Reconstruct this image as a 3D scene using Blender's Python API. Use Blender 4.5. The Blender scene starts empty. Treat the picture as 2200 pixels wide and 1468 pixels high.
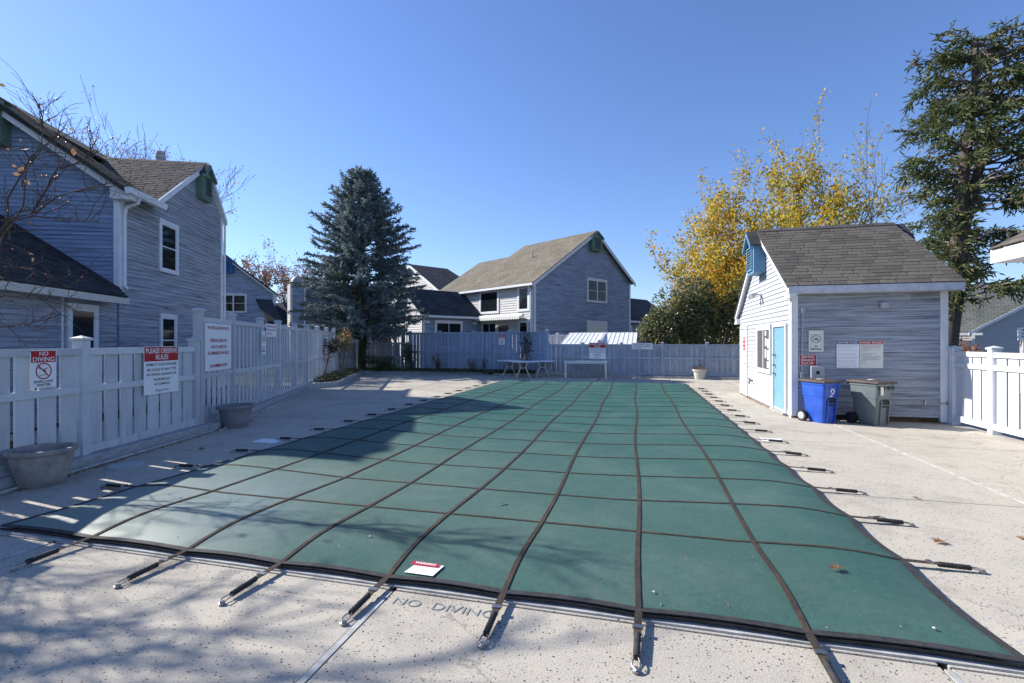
import bpy, bmesh, math, random
import numpy as np
from mathutils import Vector, Matrix
random.seed(7); rng = np.random.default_rng(7)
R = math.radians
sc = bpy.context.scene
COL = sc.collection
YAW = R(14.3)                       # the pool's long side runs along +Y; the photographer looks 14.3 degrees left of it

# ---------------------------------------------------------------- camera, sky, sun, exposure
cam_d = bpy.data.cameras.new('camera'); cam = bpy.data.objects.new('camera', cam_d); COL.objects.link(cam)
cam.location = (0, 0, 1.6); cam.rotation_euler = (R(90), 0, YAW)
cam_d.sensor_width = 36; cam_d.lens = 36 * 1036 / 2200; cam_d.shift_y = 0.0005
cam_d.clip_start = 0.05; cam_d.clip_end = 3000
sc.camera = cam
SUN_EL = R(34)
to_sun = Vector((-.992 * math.cos(SUN_EL), .126 * math.cos(SUN_EL), math.sin(SUN_EL)))
world = bpy.data.worlds.new('World'); sc.world = world; world.use_nodes = True
wn = world.node_tree.nodes; wl = world.node_tree.links
bg = wn['Background']
sky = wn.new('ShaderNodeTexSky'); sky.sky_type = 'NISHITA'; sky.sun_disc = False
sky.sun_elevation = SUN_EL; sky.sun_rotation = math.atan2(to_sun.x, to_sun.y)
sky.altitude = 0; sky.air_density = 1.15; sky.dust_density = 0.15; sky.ozone_density = 4.5
tint = wn.new('ShaderNodeMix'); tint.data_type = 'RGBA'; tint.blend_type = 'MULTIPLY'; tint.inputs[0].default_value = 1.0
wl.new(sky.outputs[0], tint.inputs[6]); tint.inputs[7].default_value = (.84, .89, 1.12, 1)
wl.new(tint.outputs[2], bg.inputs[0]); bg.inputs[1].default_value = 0.092
sun_d = bpy.data.lights.new('sun', 'SUN'); sun = bpy.data.objects.new('sun', sun_d); COL.objects.link(sun)
sun_d.energy = 4.7; sun_d.angle = R(0.55); sun_d.color = (1, .93, .83)
sun.rotation_euler = to_sun.to_track_quat('Z', 'Y').to_euler()
sc.view_settings.view_transform = 'Standard'; sc.view_settings.look = 'None'
sc.view_settings.exposure = 0.92; sc.view_settings.gamma = 1

# ---------------------------------------------------------------- helpers
cy, sy = math.cos(YAW), math.sin(YAW)
def W2(l, d): return Vector((l * cy - d * sy, l * sy + d * cy))     # plan rotated by the yaw: l to the right, d ahead
def WD(l, d):
    v = W2(l, d); v.normalize(); return v
def V3(p, z=0.): return Vector((p[0], p[1], z))

class Fr:
    """vertical frame: s along u, t outward along n, z up"""
    def __init__(s, P, u, n=None):
        s.P = Vector((P[0], P[1])); s.u = Vector((u[0], u[1])).normalized()
        s.n = Vector((n[0], n[1])).normalized() if n is not None else Vector((s.u.y, -s.u.x))
    def p(s, a, t, z):
        q = s.P + s.u * a + s.n * t
        return Vector((q.x, q.y, z))
    def shift(s, a, t=0):
        q = s.P + s.u * a + s.n * t
        return Fr(q, s.u, s.n)

class MB:
    def __init__(s): s.v = []; s.f = []; s.uv = []
    def add(s, verts, faces, uvs=None):
        b = len(s.v); s.v += [Vector(x) for x in verts]; s.f += [tuple(b + i for i in f) for f in faces]
        s.uv += list(uvs) if uvs else [(x[0], x[2] if abs(x[2]) > 1e-9 else x[1]) for x in verts]
        return s
    def hexa(s, c, uvs=None):                       # 8 corners: bottom 4, top 4
        return s.add(c, [(0, 3, 2, 1), (4, 5, 6, 7), (0, 1, 5, 4), (1, 2, 6, 5), (2, 3, 7, 6), (3, 0, 4, 7)], uvs)
    def box(s, x0, y0, z0, x1, y1, z1):
        return s.hexa([(x0, y0, z0), (x1, y0, z0), (x1, y1, z0), (x0, y1, z0), (x0, y0, z1), (x1, y0, z1), (x1, y1, z1), (x0, y1, z1)])
    def fbox(s, F, a0, a1, t0, t1, z0, z1):
        c = [F.p(a0, t0, z0), F.p(a1, t0, z0), F.p(a1, t1, z0), F.p(a0, t1, z0), F.p(a0, t0, z1), F.p(a1, t0, z1), F.p(a1, t1, z1), F.p(a0, t1, z1)]
        o = (F.P.x * 1.7 + F.P.y) % 5
        u = [(a0 + o, z0), (a1 + o, z0), (a1 + o, z0 + .03), (a0 + o, z0 + .03), (a0 + o, z1), (a1 + o, z1), (a1 + o, z1 + .03), (a0 + o, z1 + .03)]
        return s.hexa(c, u)
    def fprism(s, F, poly, t0, t1):                 # polygon in (s,z) extruded along t
        n = len(poly)
        vs = [F.p(a, t0, z) for a, z in poly] + [F.p(a, t1, z) for a, z in poly]
        fs = [tuple(range(n)), tuple(range(2 * n - 1, n - 1, -1))] + [(i, i + n, (i + 1) % n + n, (i + 1) % n) for i in range(n)]
        return s.add(vs, fs, [(a, z) for a, z in poly] * 2)
    def slab(s, pts, th):                           # planar polygon given thickness against its normal
        pts = [Vector(p) for p in pts]; nrm = (pts[1] - pts[0]).cross(pts[2] - pts[0]).normalized()
        if nrm.z < 0: nrm = -nrm
        n = len(pts); e = (pts[1] - pts[0]).normalized(); g = nrm.cross(e)
        vs = pts + [p - nrm * th for p in pts]
        uv = [((p - pts[0]).dot(e), (p - pts[0]).dot(g)) for p in pts] * 2
        return s.add(vs, [tuple(range(n)), tuple(range(2 * n - 1, n - 1, -1))] + [(i, i + n, (i + 1) % n + n, (i + 1) % n) for i in range(n)], uv)
    def tube(s, pts, rad, k=6, caps=True):
        pts = [Vector(p) for p in pts]; n = len(pts)
        if not hasattr(rad, '__len__'): rad = [rad] * n
        vs = []; uv = []; prev = None; L = 0
        for i, p in enumerate(pts):
            d = (pts[min(i + 1, n - 1)] - pts[max(i - 1, 0)])
            if d.length < 1e-9: d = Vector((0, 0, 1))
            d.normalize()
            if prev is None: a = d.orthogonal().normalized()
            else:
                a = prev - d * prev.dot(d)
                a = a.normalized() if a.length > 1e-6 else d.orthogonal().normalized()
            prev = a; b = d.cross(a)
            if i: L += (p - pts[i - 1]).length
            for j in range(k):
                th = 2 * math.pi * j / k
                vs.append(p + (a * math.cos(th) + b * math.sin(th)) * rad[i]); uv.append((th * rad[i], L))
        fs = [(i * k + j, i * k + (j + 1) % k, (i + 1) * k + (j + 1) % k, (i + 1) * k + j) for i in range(n - 1) for j in range(k)]
        if caps: fs += [tuple(range(k))[::-1], tuple((n - 1) * k + j for j in range(k))]
        return s.add(vs, fs, uv)
    def lathe(s, c, prof, k=32, sq=1.0):            # prof: (r, z)
        vs = []; n = len(prof)
        for r_, z in prof:
            for j in range(k):
                th = 2 * math.pi * j / k
                vs.append((c[0] + r_ * math.cos(th), c[1] + r_ * math.sin(th) * sq, c[2] + z))
        fs = [(i * k + j, i * k + (j + 1) % k, (i + 1) * k + (j + 1) % k, (i + 1) * k + j) for i in range(n - 1) for j in range(k)]
        fs += [tuple(range(k))[::-1], tuple((n - 1) * k + j for j in range(k))]
        return s.add(vs, fs)
    def build(s, name, m, parent=None, smooth=False, bevel=0, origin=None, kind=None, label=None):
        off = wloc(parent) if parent is not None else (Vector(origin) if origin is not None else Vector((0, 0, 0)))
        me = bpy.data.meshes.new(name)
        if origin is not None and parent is not None: base = Vector(origin)
        else: base = off
        me.from_pydata([tuple(v - base) for v in s.v], [], s.f)
        uvl = me.uv_layers.new(name='uv')
        idx = np.empty(len(me.loops), dtype=np.int32); me.loops.foreach_get('vertex_index', idx)
        uvl.data.foreach_set('uv', np.array(s.uv, dtype=np.float32)[idx].ravel())
        if smooth: me.polygons.foreach_set('use_smooth', [True] * len(me.polygons))
        me.materials.append(m)
        o = bpy.data.objects.new(name, me); COL.objects.link(o)
        if parent is not None: o.parent = parent
        o.location = base - off if parent is not None else base
        if smooth:
            md = o.modifiers.new('e', 'EDGE_SPLIT'); md.split_angle = R(40)
        if bevel:
            md = o.modifiers.new('b', 'BEVEL'); md.width = bevel; md.segments = 2; md.limit_method = 'ANGLE'; md.angle_limit = R(40)
        if kind: o['kind'] = kind
        if label: o['label'] = label
        return o
def wloc(o):
    v = Vector((0, 0, 0))
    while o is not None: v = v + o.location; o = o.parent
    return v
def tag(o, label, cat, group=None):
    o['label'] = label; o['category'] = cat
    if group: o['group'] = group
    return o
def thing(name, label, cat, loc, group=None):
    o = bpy.data.objects.new(name, None); COL.objects.link(o); o.location = loc; o.empty_display_size = .1
    return tag(o, label, cat, group)
def struct(o): o['kind'] = 'structure'; return o
def copy_part(src, parent, loc, rotz=0):
    o = src.copy(); COL.objects.link(o); o.parent = parent; o.location = loc; o.rotation_euler = (0, 0, rotz); return o
def copy_tree(o, parent=None):
    c = o.copy(); COL.objects.link(c); c.parent = parent
    for ch in o.children: copy_tree(ch, c)
    return c

# ---------------------------------------------------------------- materials
M = {}
def mat(name, col=(.5, .5, .5), rough=.6, spec=.3, metal=0.):
    m = bpy.data.materials.new(name); m.use_nodes = True
    b = m.node_tree.nodes['Principled BSDF']
    b.inputs['Base Color'].default_value = (*col, 1); b.inputs['Roughness'].default_value = rough
    b.inputs['Specular IOR Level'].default_value = spec; b.inputs['Metallic'].default_value = metal
    M[name] = m; return m
class N:
    def __init__(s, m): s.t = m.node_tree; s.n = s.t.nodes; s.b = s.n['Principled BSDF']
    def new(s, ty, **kw):
        x = s.n.new(ty)
        for k, v in kw.items():
            if k in x.inputs.keys(): x.inputs[k].default_value = v
            else: setattr(x, k, v)
        return x
    def l(s, a, b): s.t.links.new(a, b)
    def coord(s, kind='Object', scale=(1, 1, 1)):
        if kind == 'uv': c = s.new('ShaderNodeUVMap', uv_map='uv').outputs[0]
        else: c = s.new('ShaderNodeTexCoord').outputs[kind]
        mp = s.new('ShaderNodeMapping'); mp.inputs['Scale'].default_value = scale; s.l(c, mp.inputs[0]); return mp.outputs[0]
    def noise(s, vec, scale, detail=3, rough=.6):
        x = s.new('ShaderNodeTexNoise', Scale=scale, Detail=detail, Roughness=rough); s.l(vec, x.inputs['Vector']); return x.outputs['Fac']
    def ramp(s, fac, stops):
        x = s.new('ShaderNodeValToRGB'); e = x.color_ramp.elements
        while len(e) < len(stops): e.new(.5)
        for i, (p, c) in enumerate(stops):
            e[i].position = p; e[i].color = (*c, 1) if hasattr(c, '__len__') else (c, c, c, 1)
        s.l(fac, x.inputs[0]); return x.outputs[0]
    def mix(s, f, a, b, mode='MIX'):
        x = s.new('ShaderNodeMix', data_type='RGBA', blend_type=mode)
        for sock, val in ((x.inputs[0], f), (x.inputs[6], a), (x.inputs[7], b)):
            if hasattr(val, 'links'): s.l(val, sock)
            elif hasattr(val, '__len__'): sock.default_value = (*val, 1)
            else: sock.default_value = val if sock.type == 'VALUE' else (val, val, val, 1)
        return x.outputs[2]
    def bump(s, h, strength=.3, dist=.01):
        x = s.new('ShaderNodeBump', Strength=strength, Distance=dist); s.l(h, x.inputs['Height']); s.l(x.outputs[0], s.b.inputs['Normal'])
    def col(s, c): s.l(c, s.b.inputs['Base Color'])
    def objrand(s): return s.new('ShaderNodeObjectInfo').outputs['Random']
    def island(s): return s.new('ShaderNodeNewGeometry').outputs['Random Per Island']

def mottled(name, c1, c2, scale=4, rough=.7, spec=.3, bump=0, bscale=60, var=0., kind='Object', stretch=(1, 1, 1)):
    m = mat(name, c1, rough, spec); n = N(m); co = n.coord(kind, stretch)
    c = n.mix(n.ramp(n.noise(co, scale, 5, .65), [(.32, 0.), (.68, 1.)]), c1, c2)
    if var:
        c = n.mix(1.0, c, n.ramp(n.objrand(), [(0, 1 - var), (1, 1.)]), 'MULTIPLY')
    n.col(c)
    if bump: n.bump(n.noise(co, bscale, 4, .7), bump, .01)
    return m

def siding(name, base, dark, amt=.5, lo=.42, hi=.62, fz=26):
    m = mat(name, base, .75, .2); n = N(m)
    co = n.coord('uv', (.9, fz, 1)); co2 = n.coord('uv', (.3, 5, 1)); co3 = n.coord('uv', (.6, .5, 1))
    st = n.noise(co, 1.0, 6, .72); big = n.noise(co2, 1.0, 4, .6); bl = n.noise(co3, 1.3, 3, .6)
    f = n.ramp(st, [(lo, 0.), (hi, 1.)]); g = n.ramp(big, [(.3, .25), (.7, 1.)])
    c = n.mix(n.mix(1.0, f, g, 'MULTIPLY'), base, dark)
    c = n.mix(amt, base, c)
    c = n.mix(n.ramp(bl, [(.3, 0.), (.75, .35)]), c, tuple(x * .72 for x in base))
    c = n.mix(1.0, c, n.ramp(n.objrand(), [(0, .86), (1, 1.)]), 'MULTIPLY')
    n.col(c); n.bump(st, .25, .004); return m
siding('siding_pale', (.45, .48, .54), (.24, .26, .30), .55, .50, .70)
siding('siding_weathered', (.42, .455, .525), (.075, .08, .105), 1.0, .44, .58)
siding('siding_blue', (.31, .39, .55), (.065, .08, .14), 1.0, .45, .60)
siding('siding_far', (.38, .46, .62), (.10, .12, .19), 1.0, .44, .60, 9)
siding('siding_cream', (.62, .62, .62), (.34, .35, .38), .4, .52, .72)
def vinyl(name, c1, c2, grime=.5):
    m = mat(name, c1, .5, .4); n = N(m); co = n.coord('Object'); info = n.new('ShaderNodeObjectInfo')
    ad = n.new('ShaderNodeVectorMath', operation='ADD'); n.l(co, ad.inputs[0]); n.l(info.outputs['Location'], ad.inputs[1]); w = ad.outputs[0]
    c = n.mix(n.ramp(n.noise(w, 2.5, 5, .65), [(.32, 0.), (.68, 1.)]), c1, c2)
    mp = n.new('ShaderNodeMapping'); mp.inputs['Scale'].default_value = (14, 14, 1.6); n.l(w, mp.inputs[0])
    st = n.ramp(n.noise(mp.outputs[0], 1., 5, .7), [(.48, 0.), (.75, 1.)])
    sp = n.new('ShaderNodeSeparateXYZ'); n.l(n.new('ShaderNodeNewGeometry').outputs['Position'], sp.inputs[0])
    lo = n.ramp(sp.outputs[2], [(.05, 1.), (.75, .22)])
    c = n.mix(n.mix(1.0, n.mix(1.0, st, lo, 'MULTIPLY'), (grime,) * 3, 'MULTIPLY'), c, (.20, .22, .20))
    n.col(n.mix(1.0, c, n.ramp(n.objrand(), [(0, .80), (1, 1.)]), 'MULTIPLY')); n.bump(n.noise(w, 40, 3), .06, .01); return m
def shingles_mat(name, c1, c2, obj=True):
    m = mat(name, c1, .95, .1); n = N(m); co = n.coord('uv', (1, 1, 1)) if not obj else n.coord('Object')
    base = n.mix(n.ramp(n.noise(co, 2.2, 4), [(.35, 0.), (.65, 1.)]), c1, c2)
    base = n.mix(1.0, base, n.ramp(n.objrand() if obj else n.island(), [(0, .72), (.5, .92), (1, 1.1)]), 'MULTIPLY')
    base = n.mix(1.0, base, n.ramp(n.noise(co, 140, 2, .8), [(.3, .7), (.7, 1.25)]), 'MULTIPLY')
    n.col(base); n.bump(n.noise(co, 220, 2), .4, .004); return m
shingles_mat('shingle_grey', (.115, .105, .092), (.155, .143, .128))
shingles_mat('shingle_brown', (.085, .08, .08), (.125, .115, .112), False)
shingles_mat('shingle_dark', (.045, .047, .052), (.07, .07, .075), False)
def roof_far(name, c1, c2):
    m = mat(name, c1, .95, .1); n = N(m); co = n.coord('uv')
    br = n.new('ShaderNodeTexBrick', Scale=1.0); br.offset = .5
    br.inputs['Brick Width'].default_value = .32; br.inputs['Row Height'].default_value = .15; br.inputs['Mortar Size'].default_value = .012
    br.inputs['Color1'].default_value = (*c1, 1); br.inputs['Color2'].default_value = (*c2, 1); br.inputs['Mortar'].default_value = (*[x * .45 for x in c1], 1)
    n.l(co, br.inputs['Vector'])
    n.col(n.mix(1.0, br.outputs[0], n.ramp(n.noise(co, .8, 5), [(.3, .75), (.7, 1.15)]), 'MULTIPLY')); n.bump(br.outputs['Fac'], -.3, .01); return m
roof_far('roof_tan', (.16, .145, .115), (.21, .19, .155)); roof_far('roof_slate', (.05, .055, .065), (.08, .085, .095)); roof_far('roof_green', (.13, .145, .14), (.18, .19, .185))
mottled('white_paint', (.74, .76, .80), (.62, .65, .70), 3, .5, .4, .05)
mottled('fascia_worn', (.62, .64, .70), (.44, .46, .52), 5, .6, .3, .1)
mottled('cream_trim', (.60, .58, .52), (.50, .48, .44), 5, .6, .3)
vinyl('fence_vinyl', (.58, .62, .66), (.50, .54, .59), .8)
vinyl('fence_blue', (.33, .42, .57), (.27, .35, .48), .7)
vinyl('fence_blue_light', (.42, .48, .57), (.35, .41, .49), .7)
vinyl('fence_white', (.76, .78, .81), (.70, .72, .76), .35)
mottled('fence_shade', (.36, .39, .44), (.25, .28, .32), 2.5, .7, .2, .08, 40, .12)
mottled('timber', (.42, .45, .48), (.27, .29, .31), 6, .85, .2, .5, 30, .1, 'Object', (1, 1, 5))
mottled('green_vent', (.15, .24, .19), (.11, .18, .15), 4, .6, .3)
mottled('blue_vent', (.13, .27, .42), (.10, .22, .35), 4, .6, .3, .1)
mottled('blue_vent_deep', (.05, .17, .42), (.04, .13, .33), 4, .6, .3)
mat('louver_dark', (.03, .04, .05), .8)
g_ = mat('glass', (.012, .016, .02), .06, .25)
mat('glass_clear', (.05, .07, .08), .05, .8)
mat('rubber_black', (.015, .015, .017), .6); mat('screen_dark', (.09, .09, .10), .5)
mottled('aqua_door', (.18, .36, .47), (.14, .31, .42), 3, .45, .4)
mottled('white_door', (.80, .82, .85), (.72, .74, .78), 3, .4, .4)
mat('steel', (.36, .35, .34), .45, .5, 1.0)
mottled('galvanised', (.42, .44, .46), (.32, .34, .36), 12, .5, .5)
mottled('lamp_white', (.7, .72, .74), (.6, .62, .64), 6, .4)
mottled('pot_stone', (.36, .33, .31), (.20, .19, .19), 7, .85, .2, .3, 90)
mottled('pot_grey', (.22, .22, .24), (.16, .16, .175), 6, .6, .3, .05)
mottled('pot_pale', (.60, .58, .52), (.42, .41, .37), 9, .85, .2, .3, 60)
mottled('soil', (.05, .04, .03), (.10, .075, .05), 18, .95, .1, .8, 50)
mottled('bark', (.13, .105, .09), (.06, .05, .045), 9, .95, .1, .9, 25, 0, 'Object', (1, 1, .35))
mottled('bark_grey', (.22, .19, .17), (.12, .10, .09), 9, .95, .1, .5, 40, 0, 'Object', (1, 1, .35))
mottled('bin_blue', (.012, .065, .40), (.03, .11, .52), 5, .38, .5)
mottled('bin_grey', (.10, .125, .135), (.135, .16, .17), 5, .42, .5)
mottled('bin_lid', (.055, .045, .042), (.11, .085, .075), 5, .55, .3, .1)
mottled('table_white', (.82, .84, .85), (.74, .76, .78), 5, .4, .4)
mottled('table_frame', (.82, .80, .74), (.68, .66, .60), 8, .5, .3)
mottled('metal_roof_white', (.72, .74, .76), (.58, .60, .62), 3, .45, .4)
mottled('grass', (.06, .075, .025), (.12, .10, .05), 3, .95, .1, .5, 30)
mottled('awning_white', (.72, .73, .72), (.60, .61, .6), 12, .7)
mottled('grill_cover', (.05, .05, .05), (.03, .03, .03), 5, .6)
mottled('strip_white', (.52, .52, .50), (.26, .26, .25), 7, .6, .3, .3, 60)
mottled('curb_concrete', (.44, .44, .43), (.26, .26, .25), 6, .9, .2, .5, 60)
mat('black_ink', (.02, .02, .025), .6); mat('red_ink', (.42, .015, .025), .5); mat('navy_ink', (.02, .03, .14), .5)
mat('sign_white', (.78, .80, .83), .45); mat('sign_cream', (.70, .69, .64), .5); mat('white_ink', (.82, .82, .82), .5); mat('grey_ink', (.16, .17, .20), .6); mat('faded_ink', (.20, .22, .22), .9)
mat('teal_ink', (.2, .55, .5), .5)
def concrete():
    m = mat('concrete', (.5, .47, .42), .9, .15); n = N(m); co = n.coord('Object')
    info = n.new('ShaderNodeObjectInfo'); ad = n.new('ShaderNodeVectorMath', operation='ADD'); n.l(co, ad.inputs[0]); n.l(info.outputs['Location'], ad.inputs[1]); co = ad.outputs[0]
    big = n.noise(co, .55, 5, .6); mid = n.noise(co, 5, 4, .65); fine = n.noise(co, 95, 3, .75)
    c = n.mix(n.ramp(big, [(.3, 0.), (.7, 1.)]), (.49, .455, .385), (.41, .385, .33))
    c = n.mix(n.ramp(mid, [(.45, 0.), (.8, .45)]), c, (.36, .34, .31))
    c = n.mix(1.0, c, n.ramp(fine, [(.25, .62), (.5, 1.), (.75, 1.22)]), 'MULTIPLY')
    stn = n.noise(co, 1.3, 7, .72); c = n.mix(n.ramp(stn, [(.50, 0.), (.64, .34), (.8, .55)]), c, (.20, .185, .165))
    rst = n.noise(co, 2.1, 3, .5); c = n.mix(n.ramp(rst, [(.68, 0.), (.80, .35)]), c, (.42, .28, .17))
    ck = n.new('ShaderNodeTexVoronoi', Scale=.38, feature='DISTANCE_TO_EDGE'); wob = n.new('ShaderNodeVectorMath', operation='ADD'); nz = n.new('ShaderNodeTexNoise', Scale=2.2, Detail=6.); n.l(co, nz.inputs['Vector'])
    scl = n.new('ShaderNodeVectorMath', operation='SCALE'); n.l(nz.outputs['Color'], scl.inputs[0]); scl.inputs['Scale'].default_value = .9; n.l(co, wob.inputs[0]); n.l(scl.outputs[0], wob.inputs[1]); n.l(wob.outputs[0], ck.inputs['Vector'])
    c = n.mix(n.ramp(ck.outputs['Distance'], [(0., .55), (.0022, .45), (.0035, 0.)]), c, (.12, .11, .10))
    vo = n.new('ShaderNodeTexVoronoi', Scale=58., Randomness=1.0); n.l(co, vo.inputs['Vector'])
    sep = n.new('ShaderNodeSeparateColor'); n.l(vo.outputs['Color'], sep.inputs[0])
    sel = n.new('ShaderNodeMath', operation='GREATER_THAN'); n.l(sep.outputs[0], sel.inputs[0]); sel.inputs[1].default_value = .62
    near = n.new('ShaderNodeMath', operation='LESS_THAN'); n.l(vo.outputs['Distance'], near.inputs[0])
    rad = n.new('ShaderNodeMath', operation='MULTIPLY_ADD'); n.l(sep.outputs[1], rad.inputs[0]); rad.inputs[1].default_value = .30; rad.inputs[2].default_value = .10; n.l(rad.outputs[0], near.inputs[1])
    mk = n.new('ShaderNodeMath', operation='MULTIPLY'); n.l(sel.outputs[0], mk.inputs[0]); n.l(near.outputs[0], mk.inputs[1])
    peb = n.mix(sep.outputs[2], (.06, .065, .075), (.22, .19, .16))
    c = n.mix(mk.outputs[0], c, peb)
    c = n.mix(1.0, c, n.ramp(n.objrand(), [(0, .92), (1, 1.04)]), 'MULTIPLY')
    n.col(c)
    hh = n.new('ShaderNodeMath', operation='MULTIPLY_ADD'); n.l(mk.outputs[0], hh.inputs[0]); hh.inputs[1].default_value = .5; n.l(fine, hh.inputs[2])
    n.bump(hh.outputs[0], .7, .006)
concrete()
def cover():
    m = mat('cover_mesh', (.02, .09, .075), .42, .5); n = N(m); co = n.coord('Object')
    big = n.noise(co, .5, 4, .6); mid = n.noise(co, 3, 5, .7); fine = n.noise(co, 60, 3, .8)
    c = n.mix(n.ramp(big, [(.3, 0.), (.7, 1.)]), (.006, .082, .062), (.010, .094, .076))
    c = n.mix(n.ramp(mid, [(.45, 0.), (.85, .4)]), c, (.020, .112, .096))
    gr = n.noise(co, 26, 4, .75); c = n.mix(1.0, c, n.ramp(gr, [(.25, .58), (.5, 1.), (.75, 1.42)]), 'MULTIPLY')
    dust = n.noise(co, 1.1, 6, .75); c = n.mix(n.ramp(dust, [(.46, 0.), (.74, .34)]), c, (.15, .22, .19))
    c = n.mix(n.ramp(fine, [(.60, 0.), (.74, .6)]), c, (.18, .24, .22))
    vo = n.new('ShaderNodeTexVoronoi', Scale=7.); n.l(co, vo.inputs['Vector'])
    c = n.mix(n.ramp(vo.outputs['Distance'], [(.0, .75), (.035, .5), (.045, 0.)]), c, (.5, .46, .36))
    n.col(c)
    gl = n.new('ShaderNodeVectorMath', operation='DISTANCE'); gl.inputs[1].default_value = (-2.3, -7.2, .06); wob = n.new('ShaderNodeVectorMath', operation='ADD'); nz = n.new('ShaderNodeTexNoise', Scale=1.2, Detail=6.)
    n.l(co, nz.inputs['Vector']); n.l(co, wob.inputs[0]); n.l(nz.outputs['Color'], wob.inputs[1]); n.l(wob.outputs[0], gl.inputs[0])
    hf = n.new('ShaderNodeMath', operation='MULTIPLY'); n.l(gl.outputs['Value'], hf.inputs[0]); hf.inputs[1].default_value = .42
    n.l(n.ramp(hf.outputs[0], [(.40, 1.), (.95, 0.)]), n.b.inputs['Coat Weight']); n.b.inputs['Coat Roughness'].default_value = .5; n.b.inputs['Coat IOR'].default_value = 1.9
    wv = n.new('ShaderNodeTexWave', Scale=90., Distortion=.3); wv.bands_direction = 'X'; n.l(co, wv.inputs['Vector'])
    wv2 = n.new('ShaderNodeTexWave', Scale=90., Distortion=.3); wv2.bands_direction = 'Y'; n.l(co, wv2.inputs['Vector'])
    ad = n.new('ShaderNodeMath', operation='ADD'); n.l(wv.outputs['Fac'], ad.inputs[0]); n.l(wv2.outputs['Fac'], ad.inputs[1])
    ad2 = n.new('ShaderNodeMath', operation='ADD'); n.l(ad.outputs[0], ad2.inputs[0]); n.l(fine, ad2.inputs[1])
    n.bump(ad2.outputs[0], .6, .006)
    n.b.inputs['Sheen Weight'].default_value = .05; n.b.inputs['Sheen Roughness'].default_value = .45; n.b.inputs['Sheen Tint'].default_value = (.6, .9, .85, 1)
    n.l(n.ramp(mid, [(.3, .46), (.7, .60)]), n.b.inputs['Roughness'])
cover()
def strapm():
    m = mat('webbing', (.03, .022, .02), .85, .2); n = N(m); co = n.coord('Object')
    c = n.mix(n.ramp(n.noise(co, 6, 5, .8), [(.45, 0.), (.7, 1.)]), (.028, .023, .022), (.09, .058, .042))
    n.col(n.mix(n.ramp(n.noise(co, 90, 2, .8), [(.4, 0.), (.7, .5)]), c, (.10, .08, .065))); n.bump(n.noise(co, 300, 1), .4, .003)
strapm()
mottled('strap_black', (.02, .02, .022), (.05, .05, .05), 20, .7, .3, .3, 200)
def leafm(name, stops, trans=.35, rough=.6):
    m = mat(name, (.1, .1, .05), rough, .25); n = N(m); n.col(n.ramp(n.island(), stops))
    out = n.n['Material Output']; tr = n.new('ShaderNodeBsdfTranslucent'); n.l(n.ramp(n.island(), [(p, tuple(min(1, x * 1.25) for x in c)) for p, c in stops]), tr.inputs[0])
    mx = n.new('ShaderNodeMixShader', Fac=trans) if False else n.new('ShaderNodeMixShader'); mx.inputs[0].default_value = trans
    n.l(n.b.outputs[0], mx.inputs[1]); n.l(tr.outputs[0], mx.inputs[2]); n.l(mx.outputs[0], out.inputs['Surface']); return m
leafm('needles_blue', [(0, (.10, .145, .15)), (.5, (.20, .26, .275)), (1, (.36, .42, .43))], .25)
leafm('needles_green', [(0, (.06, .09, .04)), (.6, (.125, .16, .07)), (.92, (.21, .23, .10)), (1, (.22, .11, .04))], .25)
leafm('maple_yellow', [(0, (.46, .25, .03)), (.3, (.58, .40, .045)), (.6, (.46, .40, .07)), (1, (.22, .27, .08))], .5)
leafm('maple_orange', [(0, (.48, .15, .03)), (.4, (.58, .27, .04)), (.8, (.55, .36, .04)), (1, (.30, .26, .05))], .5)
leafm('laurel_leaf', [(0, (.07, .09, .04)), (.6, (.15, .17, .08)), (1, (.33, .31, .19))], .3, .35)
leafm('rusty_leaf', [(0, (.16, .05, .03)), (.5, (.22, .09, .05)), (1, (.30, .17, .10))], .3)
leafm('dark_leaf', [(0, (.02, .025, .018)), (.6, (.04, .05, .03)), (1, (.08, .06, .04))], .2)
leafm('pink_green_leaf', [(0, (.16, .20, .06)), (.5, (.10, .13, .05)), (.8, (.38, .16, .12)), (1, (.45, .30, .14))], .35)
leafm('ivy_leaf', [(0, (.03, .06, .02)), (.6, (.06, .10, .03)), (1, (.14, .14, .06))], .2)
leafm('dry_leaf', [(0, (.20, .10, .06)), (.5, (.30, .16, .09)), (1, (.42, .26, .15))], .3)
mat('twig_tan', (.20, .13, .08), .9); mat('berry', (.35, .04, .05), .5)

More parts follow.
